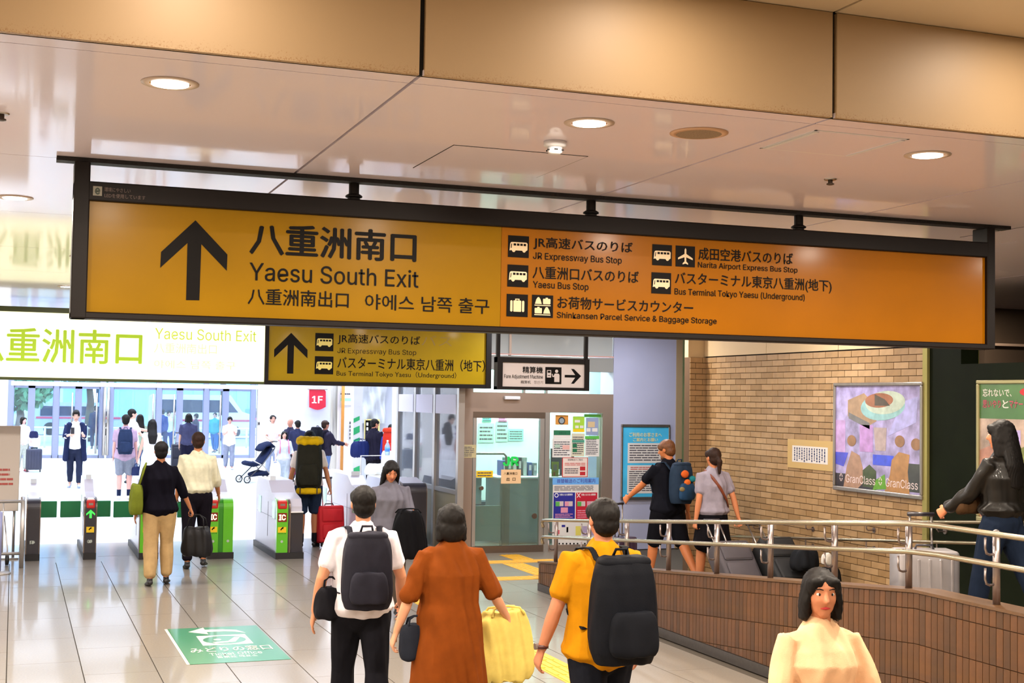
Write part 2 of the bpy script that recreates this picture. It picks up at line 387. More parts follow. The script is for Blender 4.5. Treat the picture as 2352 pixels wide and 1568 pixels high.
# low ramp wall: upright brown tiles, coping, dark plinth, steel posts carry the rails (railing is its own thing)
m_btile = [M('ramp_tile_a', '533419', .45, noise=(12, .15), coat=.15), M('ramp_tile_b', '4A2F18', .5, noise=(12, .15), coat=.15), M('ramp_tile_c', '5C3A1E', .45, noise=(12, .15), coat=.15)]
m_cop = M('coping_stone', '5E4228', .4, noise=(40, .15), coat=.2)
LX = 5.75
def topz(y): return .335 + (14.45 - y) * .0905 if y > 7.55 else .335 + (14.45 - 7.55) * .0905
core = B(); Y0, YS, Y1 = 14.45, 7.55, 3.5
core.prism([(Y0 - .012, 0), (Y0 - .012, topz(Y0) - .02), (YS, topz(YS) - .02), (Y1, topz(Y1) - .02), (Y1, 0)], LX + .012, LX + .17, 0)
lw = struct('wall_ramp', core, m_mortar)
cp = B(); cp.prism([(Y0 + .005, topz(Y0) - .02), (Y0 + .005, topz(Y0)), (YS, topz(YS)), (Y1, topz(YS)), (Y1, topz(YS) - .02), (YS, topz(YS) - .02)], LX - .012, LX + .185, 0)
cp.build('coping', m_cop, lw)
B().box(LX - .008, LX + .18, Y1, Y0 + .004, 0, .085).build('plinth', M('plinth_stone', '3E3A38', .4, noise=(30, .2)), lw)
TWd = .0625; hs = [.105, .235, .235, .235, .235]; slope = -.0905
sl = B()
tiles = []
y = Y0 - TWd / 2
while y > Y1:
    zt = topz(y) - .022
    for k, h in enumerate(hs):
        zb = max(zt - h, .087)
        if zt - zb > .015: tiles.append((y, zt, zb, k, abs(zb - (zt - h)) < 1e-6))
        zt -= h
    y -= TWd
shared = {}
tiles.sort(key=lambda t: t[0]); vis = [t for t in tiles if t[0] > 6.35 and t[4]]
rest = [t for t in tiles if not (t[0] > 6.35 and t[4])] + vis[290:]
for t in vis[:290]:
    yy, zt, zb, k, _ = t; sl_ = yy > YS; key = (k, sl_, random.randrange(3))
    if key not in shared:
        h = zt - zb; d = slope * TWd / 2 if sl_ else 0; w = TWd / 2 - .0025
        shared[key] = B().add([(x, s * w, z + (d * s)) for x in (0, .014) for s, z in ((-1, -h + .003), (1, -h + .003), (1, -.003), (-1, -.003))],
                              [(0, 1, 2, 3), (7, 6, 5, 4), (0, 4, 5, 1), (1, 5, 6, 2), (2, 6, 7, 3), (3, 7, 4, 0)]).mesh('tile', m_btile[key[2]])
    o = link('tile', shared[key], lw); o.location = (LX, yy, zt)
for yy, zt, zb, k, _ in rest:
    w = TWd / 2 - .0025; d = slope * TWd / 2 if yy > YS else 0; sl.cur = random.randrange(3)
    sl.add([(x, yy + s * w, z + (d * s if z > .1 else 0)) for x in (LX, LX + .014) for s, z in ((-1, zb + .003), (1, zb + .003), (1, zt - .003), (-1, zt - .003))],
           [(0, 1, 2, 3), (7, 6, 5, 4), (0, 4, 5, 1), (1, 5, 6, 2), (2, 6, 7, 3), (3, 7, 4, 0)])
for i in range(3):
    for z0, z1 in ((.09, .31),): sl.cur = i; sl.box(LX + i * .0567 + .003, LX + (i + 1) * .0567 - .003, Y0 - .012, Y0, z0, z1)
sl.build('tile_courses', m_btile, lw, kind='stuff')
# railings
m_rail = M('rail_steel', 'B4A890', .22, metal=.95)
m_post = M('post_steel', '9A8E8C', .3, metal=.9)
def ry(y, h): return (rz0 := (.833 - .031 * 0) + (14.14 - y) * .0865 if y > 7.45 else .833 + (14.14 - 7.45) * .0865) + h
rl = thing('ramp_railing', 'double stainless steel handrail on posts along the top of the brown tiled ramp wall', 'railing', (LX + .085, 14.14, 0))
RX = LX + .085
posts = [14.14, 13.21, 12.27, 11.35, 10.43, 9.54, 8.63, 7.74, 6.86, 5.95, 5.0, 4.1]
for i, y in enumerate(posts):
    b = B(); zt = ry(y, .0) + .012
    b.tube([(RX, y, topz(y) - .01), (RX, y, zt - .012)], .024, 14).ell((RX, y, zt - .012), (.024, .024, .018), 14, 8)
    po = b.build('post', m_post, rl, smooth=True)
    for h in (-.03, -.22):
        z = ry(y, h) - .03; q = B()
        q.tube([(RX - .0, y, z - .075), (RX - .05, y - .0, z - .08), (RX - .085, y - .01, z - .07), (RX - .095, y - .01, z - .04), (RX - .095, y - .01, z + .03)], .008, 8)
        q.build('bracket', m_post, rl, smooth=True)
RR = RX - .095
for h in (-.0, -.19):
    pts = [(RR, 14.3, ry(14.14, h) - .09), (RR, 14.34, ry(14.14, h) - .05), (RR, 14.3, ry(14.14, h) - .012), (RR, 14.2, ry(14.14, h))] + [(RR, y, ry(y, h)) for y in (13, 12, 11, 10, 9, 8, 7.6, 7.3, 6.5, 5.5, 4.2)]
    B().tube(pts, .0185, 12).build('handrail', m_rail, rl, smooth=True)
wl = thing('wall_railing', 'double stainless steel handrail fixed to the beige brick wall behind the ramp', 'railing', (WX - .1, 15.6, 0))
for h in (0, -.19):
    def wz(y): return .66 + (15.6 - y) * .087 + h if y > 7.5 else .66 + 8.1 * .087 + h
    B().tube([(WX - .1, y, wz(y)) for y in (15.6, 14, 12, 10, 8, 7.5, 7, 5)], .0175, 12).build('handrail', m_rail, wl, smooth=True)
    for k in range(9):
        y = 15.0 - k * 1.12
        B().tube([(WX - .1, y, wz(y) - .015), (WX - .1, y, wz(y) - .07), (WX - .08, y, wz(y) - .09), (WX, y, wz(y) - .09)], .008, 8).lathe((WX - .004, y, wz(y) - .09), [(.028, -.006), (.028, .004)], 14, 0).build('bracket', m_post, wl, smooth=False)
# tactile paving
m_tac = M('tactile_yellow', 'E0A820', .5, noise=(20, .1), coat=.2)
tac = B().box(-.148, .148, -.148, .148, 0, .003)
for k in range(4): tac.bbox(-.125 + .067 * k, -.09 + .067 * k, -.135, .135, .002, .008, .003, 1)
tme = tac.mesh('tile', m_tac)
dot = B().box(-.148, .148, -.148, .148, 0, .003)
for i in range(5):
    for j in range(5): dot.lathe((-.12 + .06 * i, -.12 + .06 * j, 0), [(.014, .003), (.009, .008)], 6)
dme = dot.mesh('tile', m_tac)
tp = thing('tactile_paving', 'yellow raised tactile guide strips set in the stone floor before the office and the gates', 'tactile paving', (4.25, 12, 0))
spots = [(4.25, 5.0 + .3 * k, 0, tme) for k in range(37)] + [(4.25, 16.1, 0, dme)]
spots += [(4.55 + .3 * k, 15.5, 1, tme) for k in range(8)] + [(4.25 + .3 * 0, 15.5 + .3, 0, dme)]
spots += [(6.2, 15.5, 0, tme), (6.5, 15.5, 0, dme), (6.35, 15.85, 0, tme), (6.35, 16.15, 0, tme), (6.35, 16.45, 0, tme), (6.35, 16.75, 0, dme)]
spots += [(6.0 + .3 * k, 17.1, 1, tme) for k in range(8)] + [(6.65, 17.4 + .3 * k, 0, tme) for k in range(2)]
for (x, y, r, me) in spots:
    o = link('tile', me, tp); o.location = (x - 4.25, y - 12, .0005); o.rotation_euler[2] = r * math.pi / 2
# --- office front
OY = 18.1
m_ofr = M('bronze_steel', 'A8968A', .34, metal=.6)
m_glassg = GLASS('office_glass', 'E2F2EC', .05)
wo = struct('wall_office', B().box(5.96, 6.16, OY, OY + .35, 0, CEIL).box(6.16, 8.36, OY, OY + .2, 2.02, 2.30).box(8.19, 8.36, OY, OY + .2, 0, 2.02), m_ofr)
B().box(6.16, 8.36, OY + .02, OY + .2, 2.63, 2.84).build('beam', M('grey_beam', '8C8C88', .5), wo)
for a, b_ in ((6.16, 6.72), (6.72, 8.36)): B().box(a + .01, b_ - .01, OY + .03, OY + .06, 2.85, CEIL).build('panel', M('grey_panel', 'A8ACAA', .45, coat=.3), wo)
B().box(6.7, 6.735, OY + .01, OY + .06, 2.84, CEIL).build('mullion', m_ofr, wo)
B().box(6.16, 8.36, OY, OY + .03, 2.845, 2.865).build('ledge', M('pink_trim', 'C89A90', .4), wo)
w1 = struct('window_1', B().box(6.16, 8.19, OY + .08, OY + .095, 2.30, 2.63), m_glassg)
for x in (6.95, 7.3): B().box(x, x + .03, OY + .06, OY + .12, 2.3, 2.63).build('mullion', m_alu, w1)
w2 = struct('window_2', B().box(7.33, 8.19, OY + .06, OY + .075, .08, 2.02), m_glassg)
B().box(7.27, 7.34, OY - .02, OY + .12, 0, 2.02).build('mullion', m_alu, w2)
B().box(7.34, 8.19, OY, OY + .12, 0, .09).build('sill', m_ofr, w2)
d1 = struct('door_1', B().box(6.2, 7.25, OY + .03, OY + .045, .1, 1.90), m_glassg)
B().box(6.16, 7.27, OY, OY + .09, 1.93, 2.02).build('door_head', m_steel_d, d1)
B().box(6.16, 7.27, OY, OY + .09, 0, .10).build('door_rail', m_steel_d, d1)
B().box(6.17, 6.22, OY, OY + .07, .1, 1.93).build('door_stile', m_alu, d1)
B().box(7.20, 7.265, OY, OY + .07, .1, 1.93).build('door_stile', m_alu, d1)
B().lathe((6.3, OY - .01, .93), [(.03, -.02), (.03, .02)], 16, 1).build('door_lock', m_steel_d, d1)
B().lathe((7.12, OY - .01, .52), [(.04, -.01), (.04, .01)], 16, 1).build('door_knob', m_steel_d, d1)
B().bbox(6.62, 6.86, OY - .06, OY, 2.2, 2.25, .01).build('door_sensor', m_white, d1)
# office interior
m_pale = M('pale_green_wall', 'D8E6E0', .6)
struct('wall_office_inner', B().box(6.05, 10.5, 21.4, 21.48, 0, CEIL).box(10.5, 10.6, OY, 21.4, 0, CEIL), m_pale)
for (x, y) in ((7, 19.4), (8.4, 19.4), (7, 21), (9, 21)):
    area((x, y, CEIL - .05), 80, (.92, 1, .98), 1.0, .3)
# white pillar right of office
struct('wall_pillar', B().box(8.36, 9.40, OY, OY + .9, 0, CEIL), M('pillar_white', 'AEB2CE', .35, coat=.3, noise=(2, .03)))
struct('trim_3', B().box(9.40, 9.50, OY - .02, OY + .9, 0, CEIL), M('beige_trim', 'A08A6A', .5))
wn = struct('wall_niche', B().box(9.5, 10.6, 19.3, 19.4, 0, CEIL), M('niche_wall', '8C9060', .6))
B().box(9.62, 9.95, 19.28, 19.3, 0, 2.45).build('pale_panel', M('pale_blue_panel', 'A8B0D0', .3, coat=.4), wn)
# --- glazed side of the office, running away from us beside the last gate
def sideY(px): return onX(px, 1000, 5.95).y
xs = [sideY(p) for p in (1058, 1003, 958, 918)]
m_gl2 = GLASS('screen_glass', 'D0DCEC', .18)
ws = struct('window_3', B().box(5.94, 5.955, xs[0], xs[3], .87, CEIL), m_gl2)
for k, y in enumerate(xs): B().box(5.90, 5.99, y - .05, y + .05, 0, CEIL).build('mullion', m_alu, ws)
B().box(5.91, 5.99, xs[0], xs[3], .84, .9).build('sill', m_alu, ws)
B().box(5.93, 5.98, xs[0], xs[3], 0, .84).build('lower_panel', M('olive_panel', '8A8468', .4, coat=.4), ws)
for k in range(3): B().box(5.90, 5.93, xs[k] + .08, xs[k + 1] - .08, 1.98, 2.26).build('frosted_band', M('frosted_band', 'C4C0D4', .4), ws)
struct('wall_hall_side', B().box(5.92, 6.05, xs[3] + .05, 21.5, 0, HALLZ).box(5.92, 16, 21.5, 21.6, 0, HALLZ), M('hall_wall', 'C4C8D8', .5))
struct('wall_hall_right', B().box(9.9, 15.9, 36.5, 36.6, 0, HALLZ), M('hall_wall', 'C4C8D8', .5))
# --- far glazed front with the street doors
DY = 47.5
m_fr = M('door_frame_grey', '8E96B4', .35, metal=.5)
m_gl3 = GLASS('street_glass', 'DCEEFA', .05)
def dx(px): return onY(px, 1000, DY).x
n = 1
fw = struct('wall_front', B().box(-9, dx(22), DY, DY + .2, 0, HALLZ).box(dx(590), 16, DY, DY + .2, 0, HALLZ).box(dx(22), dx(590), DY - .05, DY + .2, 2.42, 2.56), m_white)
seg = [(22, 70), (70, 127), (127, 178), (178, 234), (252, 363), (363, 411), (411, 472), (472, 517), (517, 582)]
for k, (a, b_) in enumerate(seg):
    x0, x1 = dx(a), dx(b_)
    d = struct('door_%d' % (k + 2), B().box(x0, x1, DY + .05, DY + .065, .06, 2.42), m_gl3)
    B().box(x0, x0 + .11, DY, DY + .12, 0, 2.42).build('door_stile', m_fr, d)
    B().box(x1 - .11, x1, DY, DY + .12, 0, 2.42).build('door_stile', m_fr, d)
    B().box(x0, x1, DY, DY + .1, 0, .1).build('door_rail', m_fr, d)
    B().box(x0, x1, DY, DY + .1, 2.34, 2.42).build('door_rail', m_fr, d)
    if k in (2, 3, 4, 5, 7): B().tube([(x1 - .2, DY - .09, .15), (x1 - .2, DY - .09, 2.2)], .03, 10).build('door_handle', m_steel, d, smooth=True)
gw = struct('window_4', B().box(dx(22), dx(590), DY + .05, DY + .06, 2.56, HALLZ), m_gl3)
for a in (22, 127, 234, 252, 363, 472, 580): B().box(dx(a) - .09, dx(a) + .09, DY - .04, DY + .18, 0, HALLZ).build('mullion', m_fr, gw)
for a in (238, 246): B().tube([(dx(a), DY - .15, .1), (dx(a), DY - .15, 2.4)], .05, 12).build('post', m_steel, gw, smooth=True)
# hall partitions at right: white hoarding, wall under sheeting
struct('wall_hoarding', B().box(dx(588) - .4, 14, 42.0, 42.2, 0, HALLZ), M('hoarding_white', 'D4D6EC', .5))
struct('wall_booth', B().box(onY(770, 1000, 33).x, onY(812, 1000, 33).x, 33, 33.5, 0, HALLZ), M('booth_white', 'E2E2E8', .4))
struct('wall_sheeted', B().box(onY(812, 1000, 34).x, onY(915, 1000, 34).x, 34.5, 34.6, 0, HALLZ), M('sheet_wall', 'BCC0D0', .6))
# --- street
struct('road', B().box(-60, 80, 58, 130, -.1, -.02), M('asphalt', '9A9CA4', .8, noise=(4, .1)))
struct('pavement', B().box(-60, 80, 48.2, 58, -.1, 0.0), M('pavement', 'C4C4C8', .7, noise=(4, .05)))
# ================================================================ THINGS
m_glow = M('lamp_glow', 'FFF0E0', .5, emit=9)
m_ring = M('lamp_ring', 'C8B4A4', .4)
m_reflector = M('lamp_reflector', 'E8E0E0', .15, metal=.9)
def downlight(x, y, z, lab, grp='recessed ceiling downlights'):
    t = thing('downlight', lab, 'downlight', (x, y, z), group=grp)
    B().lathe((x, y, z), [(.078, -.001), (.078, -.006), (.108, -.004), (.108, -.0005)], 28).build('trim_ring', m_ring, t, smooth=True)
    B().lathe((x, y, z), [(.078, -.004), (.076, -.003)], 28).build('reflector', m_reflector, t)
    B().lathe((x, y, z), [(.07, -.008), (.07, -.005)], 28).build('lamp_face', m_glow, t)
lab0 = {0.516: 'round white downlight over the arrow end of the big orange sign', 2.25: 'round white downlight in the ceiling left of the speaker grille', 3.98: 'round white downlight to the right of the square ceiling hatch'}
names = ['far left', 'left', 'centre left', 'centre', 'centre right', 'right', 'far right', 'side', 'edge']
for (x, y) in DOWN:
    lab = None
    if abs(y - 5.16) < .01:
        for k, v in lab0.items():
            if abs(k - x) < .06: lab = v
    if lab is None and abs(y - 8.62) < .01 and abs(x + .03) < .3: lab = 'small downlight at the left picture edge above the glowing sign'
    if lab is None: downlight(x, y, CEIL, 'recessed downlight of the concourse ceiling, hidden by the signs or outside the picture', 'hidden concourse downlights')
    else: downlight(x, y, CEIL, lab, 'recessed downlights before the big sign')
for (x, y) in UPD: downlight(x, y, UPCEIL, 'recessed downlight in the raised ceiling above the picture', 'raised ceiling downlights')
# round speaker grille
t = thing('ceiling_speaker', 'round brown-grey speaker grille between two downlights in the ceiling', 'speaker', (2.778, 5.157, CEIL))
B().lathe((2.778, 5.157, CEIL), [(.10, -.001), (.10, -.008), (.128, -.004), (.128, -.0005)], 32).build('rim', M('speaker_rim', 'D0A888', .4), t, smooth=True)
b = B().lathe((2.778, 5.157, CEIL), [(.1, -.007), (.098, -.003)], 32); b.build('grille', M('speaker_grille', '8E7860', .6, noise=(160, .3)), t)
# smoke detector, sprinkler, dome
def detector(x, y, lab, s=1.):
    t = thing('smoke_detector', lab, 'smoke detector', (x, y, CEIL))
    B().lathe((x, y, CEIL), [(.052 * s, 0), (.052 * s, -.02 * s), (.04 * s, -.028 * s)], 24).build('base', m_white, t, smooth=True)
    B().lathe((x, y, CEIL), [(.034 * s, -.026 * s), (.034 * s, -.05 * s), (.024 * s, -.058 * s)], 24).build('sensor_cap', m_white, t, smooth=True)
    for k in range(6):
        a = k * math.pi / 3 + .3
        B().box(x + .0345 * s * math.cos(a) - .008, x + .0345 * s * math.cos(a) + .008, y + .0345 * s * math.sin(a) - .003, y + .0345 * s * math.sin(a) + .003, CEIL - .044 * s, CEIL - .038 * s).build('slot', m_black, t)
detector(2.281, 5.606, 'white smoke detector under the left downlight beside the ceiling hatch')
t = thing('dome_sensor', 'wide pale round sensor housing behind the rail of the big sign', 'sensor', (2.30, 8.0, CEIL))
B().lathe((2.3, 8.0, CEIL), [(.13, 0), (.12, -.085), (.1, -.1)], 28).build('housing', m_white, t, smooth=True)
B().lathe((2.3, 8.0, CEIL), [(.1, -.1), (.02, -.125)], 28).build('dome', M('smoked_dome', '8A7A80', .3), t, smooth=True)
for (x, y, lab) in ((3.974, 5.934, 'small dark sprinkler head under the right downlight'), (-.085, 6.029, 'small dark sprinkler head at the left picture edge')):
    t = thing('sprinkler', lab, 'sprinkler', (x, y, CEIL), group='ceiling sprinklers')
    B().lathe((x, y, CEIL), [(.034, 0), (.03, -.006)], 18).build('escutcheon', m_steel, t)
    B().lathe((x, y, CEIL), [(.012, -.005), (.012, -.022), (.02, -.024), (.02, -.03), (.01, -.033)], 14).build('nozzle', M('dark_bronze', '4A4038', .4, metal=.6), t)
def hatch(x0, x1, y0, y1, lab, w, white=False):
    t = thing('access_hatch', lab, 'access hatch', ((x0 + x1) / 2, (y0 + y1) / 2, CEIL), group='ceiling access hatches')
    B().box(x0 + w, x1 - w, y0 + w, y1 - w, CEIL - .0025, CEIL + .001).build('hatch_door', m_ceil, t)
    b = B().box(x0, x1, y0, y0 + w, CEIL - .002, CEIL).box(x0, x1, y1 - w, y1, CEIL - .002, CEIL).box(x0, x0 + w, y0, y1, CEIL - .002, CEIL).box(x1 - w, x1, y0, y1, CEIL - .002, CEIL)
    b.build('hatch_gap', m_white if white else m_black, t)
    if white:
        for a in (x0 + .01, x1 - .03): B().box(a, a + .02, y0 + .02, y1 - .02, CEIL - .006, CEIL - .0025).build('hatch_hinge', m_white, t)
hatch(1.882, 2.565, 5.877, 6.555, 'square access hatch outlined by a thin black gap, left of the smoke detector', .0035)
hatch(3.20, 3.685, 4.89, 5.35, 'small square hatch with pale strips beside the ceiling joint', .012, True)
hatch(6.15, 6.8, 6.9, 7.6, 'square hatch at the right end of the sign rail', .0035)
# ---------------------------------------------------------------- pictograms
m_ink = M('sign_black', '0A0605', .5, spec=.12)
m_cut = M('sign_cream', 'E8CFA8', .35, coat=.3)
def ipoly(pl, b, u, v, s, pts, l0, l1): return pl.sheet(b, [(u + s * p[0], v + s * p[1]) for p in pts], l0, l1)
def rrect(x0, y0, x1, y1, r, n=4):
    o = []
    for cx, cy, a0 in ((x1 - r, y1 - r, 0), (x0 + r, y1 - r, 90), (x0 + r, y0 + r, 180), (x1 - r, y0 + r, 270)):
        for k in range(n + 1): a = math.radians(a0 + 90 * k / n); o.append((cx + r * math.cos(a), cy + r * math.sin(a)))
    return o
def circ(x, y, r, n=14): return [(x + r * math.cos(2 * math.pi * i / n), y + r * math.sin(2 * math.pi * i / n)) for i in range(n)]
def icon(pl, kind, box, parent, back=None, front=None, L=.002):
    back = back or m_ink; front = front or m_cut
    u0, v0, u1, v1 = box; b = B(); pl.rect(b, u0, v0, u1, v1, L, L + .001); t = b.build('pictogram', back, parent)
    su, sv = u1 - u0, v1 - v0
    def sym(polys, mat=front, l=.001, nm='symbol'):
        q = B()
        for P in polys: pl.sheet(q, [(u0 + su * x, v0 + sv * y) for x, y in P], L + l, L + l + .0008)
        q.build(nm, mat, t)
    if kind == 'bus':
        sym([[(.07, .30), (.10, .62), (.13, .68), (.18, .70), (.88, .70), (.93, .65), (.93, .36), (.88, .32), (.86, .32), (.84, .28), (.80, .24), (.74, .24), (.70, .28), (.68, .32), (.36, .32), (.34, .28), (.30, .24), (.24, .24), (.20, .28), (.18, .32), (.12, .32)]])
        sym([[(.13, .42), (.155, .62), (.19, .62), (.165, .42)]] + [[(x, .54), (x, .64), (x + .12, .64), (x + .12, .54)] for x in (.26, .42, .58, .74)], back, .0018, 'symbol_detail')
    if kind == 'case':
        sym([rrect(.17, .22, .28, .72, .05), rrect(.32, .22, .68, .72, .02), rrect(.72, .22, .83, .72, .05), [(.40, .72), (.40, .80), (.60, .80), (.60, .72), (.56, .72), (.56, .76), (.44, .76), (.44, .72)]])
    if kind == 'store':
        sym([[(.12, .52), (.88, .52), (.88, .56), (.12, .56)], [(.12, .10), (.88, .10), (.88, .14), (.12, .14)],
             [(.14, .60), (.20, .80), (.27, .90), (.33, .90), (.40, .80), (.46, .60)], rrect(.52, .60, .87, .84, .03), rrect(.64, .84, .75, .89, .01),
             rrect(.13, .18, .47, .42, .03), rrect(.25, .42, .36, .47, .01), [(.54, .18), (.58, .33), (.66, .47), (.74, .47), (.82, .33), (.87, .18)]])
    if kind == 'plane':
        sym([[(.50, .90), (.455, .82), (.455, .62), (.12, .42), (.12, .34), (.455, .46), (.46, .26), (.36, .17), (.36, .11), (.50, .16), (.64, .11), (.64, .17), (.54, .26), (.545, .46), (.88, .34), (.88, .42), (.545, .62), (.545, .82)]])
    if kind == 'fare':
        sym([rrect(.10, .38, .36, .82, .02), circ(.70, .76, .10), [(.50, .46), (.58, .62), (.82, .62), (.88, .55), (.88, .12), (.56, .12), (.56, .42), (.44, .42), (.40, .60), (.45, .60), (.47, .50)]])
        sym([rrect(.14, .66, .32, .78, .01), [(.16, .48), (.3, .48), (.3, .52), (.16, .52)]], back, .0018, 'symbol_detail')
    return t
def ibox(pl, x0, y0, x1, y1):
    a = pl.uv(x0, y0); c = pl.uv(x1, y1); return (a[0], c[1], c[0], a[1])
def pxpoly(pl, pts): return [pl.uv(x, y) for x, y in pts]
# ---------------------------------------------------------------- big orange sign
m_or = M('sign_orange', '8E6800', .42, coat=.08, coatr=.2, spec=.08, noise=(2.2, .07))
m_or2 = M('sign_orange_deep', '985C00', .42, coat=.1, coatr=.16, spec=.08, noise=(2.2, .07))
m_frame = M('sign_frame', '150F0E', .5, spec=.2)
pl = Plane((0, 7.0, 0), (1, 0, 0), (0, 0, 1))
X0, X1, Z0, Z1 = .25, 5.925, 2.572, 3.262
sg = thing('hanging_sign', 'long orange hanging direction sign with black arrow and bus stop names, nearest and largest sign', 'sign', ((X0 + X1) / 2, 7.05, Z0))
B().box(X0 + .05, 2.532, 7.0, 7.02, 2.6, 3.18).build('sign_face', m_or, sg, label='orange face with the arrow and exit name')
B().box(2.534, X1 - .05, 7.0, 7.02, 2.6, 3.18).build('sign_face', m_or2, sg, label='deeper orange face with the bus stop lines')
B().box(X0 + .02, X1 - .02, 7.02, 7.11, Z0 + .01, Z1 - .01).build('box', m_frame, sg)
B().bbox(X0, X1, 6.975, 7.12, 3.165, Z1, .006, 1).build('frame_top', m_frame, sg)
B().bbox(X0, X1, 6.975, 7.12, Z0, 2.606, .006, 1).build('frame_bottom', m_frame, sg)
B().bbox(X0, .327, 6.972, 7.123, Z0 + .0, CEIL - .02, .006, 1).build('frame_side', m_frame, sg)
B().bbox(5.862, X1, 6.972, 7.123, Z0 + .0, CEIL - .02, .006, 1).build('frame_side', m_frame, sg)
B().box(.165, 6.06, 6.985, 7.075, CEIL - .022, CEIL - .0005).build('ceiling_rail', M('rail_black', '0E0B10', .6, bump=(80, .4)), sg)
for px in (818, 1366, 1845):
    x = pl.uv(px, 440)[0]
    b = B().lathe((x, 7.05, 0), [(.028, CEIL - .02), (.028, 3.3), (.034, 3.298), (.046, 3.29), (.046, 3.282), (.034, 3.278), (.034, 3.27), (.06, 3.265), (.06, Z1 - .002)], 20)
    b.build('hanger', m_frame, sg, smooth=False)
AR = [(448.9, 505.8), (369.8, 578.5), (367.8, 615), (430.5, 558), (427.2, 689), (457.8, 689.5), (462.4, 560.7), (520.8, 621.9), (522.3, 584.4)]
b = B(); pl.sheet(b, pxpoly(pl, AR), .001, .002); b.build('arrow', m_ink, sg)
for (s, L, R, ref, top, bot, bold) in [
    ('八重洲南口', 573, 957, 650, 514, 588, .018), ('Yaesu South Exit', 572.6, 961.5, 600, 602.8, 645, .004), ('八重洲南出口', 569, 801, 628, 663, 701, .008),
    ('야에스 남쪽 출구', 838, 1124, 860, 675, 711, .006), ('JR高速バスのりば', 1225, 1453, 1275, 545.6, 575, .012), ('JR Expressway Bus Stop', 1223.7, 1428, 1260, 581, 600.5, .008),
    ('八重洲口バスのりば', 1223, 1467, 1260, 612, 641, .012), ('Yaesu Bus Stop', 1223.7, 1351.6, 1235, 645.5, 665, .008), ('お荷物サービスカウンター', 1279.8, 1592, 1310, 681, 709.5, .012),
    ('Shinkansen Parcel Service & Baggage Storage', 1278.6, 1645.8, 1290, 716, 734, .008), ('成田空港バスのりば', 1604, 1821, 1625, 569, 597.5, .012),
    ('Narita Airport Express Bus Stop', 1602.5, 1831.5, 1615, 601.5, 618, .008), ('バスターミナル東京八重洲(地下)', 1550, 1910, 1600, 626, 659, .012),
    ('Bus Terminal Tokyo Yaesu (Underground)', 1549, 1848, 1560, 661.5, 680.5, .008)]:
    pl.tpx(s, L, R, ref, top, bot, m_ink, sg, bold=bold * 1.3)
for k, bx in (('bus', (1167, 540, 1214, 592.5)), ('bus', (1165.5, 607, 1212.5, 660)), ('case', (1163.5, 674.5, 1211.5, 728)), ('store', (1221.7, 676.5, 1269.5, 730)),
              ('bus', (1498, 560.5, 1542.5, 611)), ('plane', (1551.7, 563.5, 1595.5, 614)), ('bus', (1496, 624.8, 1540.5, 675.5))):
    icon(pl, k, ibox(pl, *bx), sg)
plf = Plane((0, 6.974, 0), (1, 0, 0), (0, 0, 1)); b = B(); pxrect(plf, b, 214, 427, 234, 450, .001, .002); st = b.build('sticker', M('sticker_grey', '8A8678', .5), sg)
plf.tpx('e', 218, 230, 224, 431, 447, M('sticker_ink', '2E3A2A', .5), sg, lay=.0022, bold=.03)
m_faint = M('faint_print', '6A5850', .5)
plf.tpx('環境にやさしい', 240, 300, 260, 431, 441, m_faint, sg); plf.tpx('LEDを使用しています', 240, 334, 280, 446, 456, m_faint, sg)
# ---------------------------------------------------------------- glowing sign over the gates
GS = 17.6; pl = Plane((0, GS, 0), (1, 0, 0), (0, 0, 1))
sx1 = pl.uv(1127, 830)[0]; sxm = pl.uv(611, 820)[0]; z0 = pl.uv(300, 877)[1]; z1 = pl.uv(0, 702)[1]
sg = thing('hanging_sign', 'wide sign above the ticket gates, left half glowing pale yellow, right half amber with arrow', 'sign', (2, GS, z0))
B().box(-3.0, sxm - .02, GS, GS + .01, z0 + .03, z1 - .06).build('lit_face', M('lit_face', 'FFFFD0', .4, emit=1.0), sg)
m_am = M('sign_amber', '9C8004', .45, coat=.12, spec=.15, noise=(2.5, .06))
B().box(sxm + .025, sx1 - .07, GS, GS + .01, z0 + .05, z1 - .06).build('sign_face', m_am, sg)
B().box(-3.02, sx1, GS + .01, GS + .2, z0, z1).build('box', m_frame, sg)
m_fg = M('sign_frame_green', '3A4410', .4)
B().box(-3.02, sxm, GS - .03, GS + .01, z0, z0 + .035).build('frame_bottom', m_fg, sg); B().box(-3.02, sxm, GS - .03, GS + .01, z1 - .065, z1).build('frame_top', m_fg, sg)
B().box(sxm, sx1, GS - .03, GS + .01, z0, z0 + .055).build('frame_bottom', m_frame, sg); B().box(sxm, sx1, GS - .03, GS + .01, z1 - .065, z1).build('frame_top', m_frame, sg)
B().box(sxm - .02, sxm + .03, GS - .035, GS + .01, z0, z1).build('frame_divider', m_frame, sg); B().box(sx1 - .075, sx1, GS - .035, GS + .21, z0, z1).build('frame_side', m_frame, sg)
for x in (-2, 1.5, 4.6): B().lathe((x, GS + .1, 0), [(.03, z1), (.03, CEIL)], 14).build('hanger', m_frame, sg)
m_lime = M('lit_lettering', '98B818', .5, emit=.45); m_lime2 = M('lit_lettering_thin', 'B8C840', .5, emit=.5); m_lime3 = M('lit_lettering_faint', 'E4EC98', .5, emit=.75)
pl.tpx('八重洲南口', -72, 327, 60, 752, 832, m_lime, sg, bold=.014)
pl.tpx('Yaesu South Exit', 356, 589, 380, 753, 779, m_lime2, sg); pl.tpx('八重洲南出口', 354, 498, 400, 788, 811, m_lime3, sg); pl.tpx('야에스 남쪽 출구', 354, 541, 400, 827, 846, m_lime3, sg)
b = B(); pl.rect(b, pl.uv(334, 800)[0], z0 + .04, pl.uv(345, 800)[0], z1 - .07, .0005, .0012); b.build('light_strip', M('lit_strip', 'FFFFF4', .4, emit=1.8), sg)
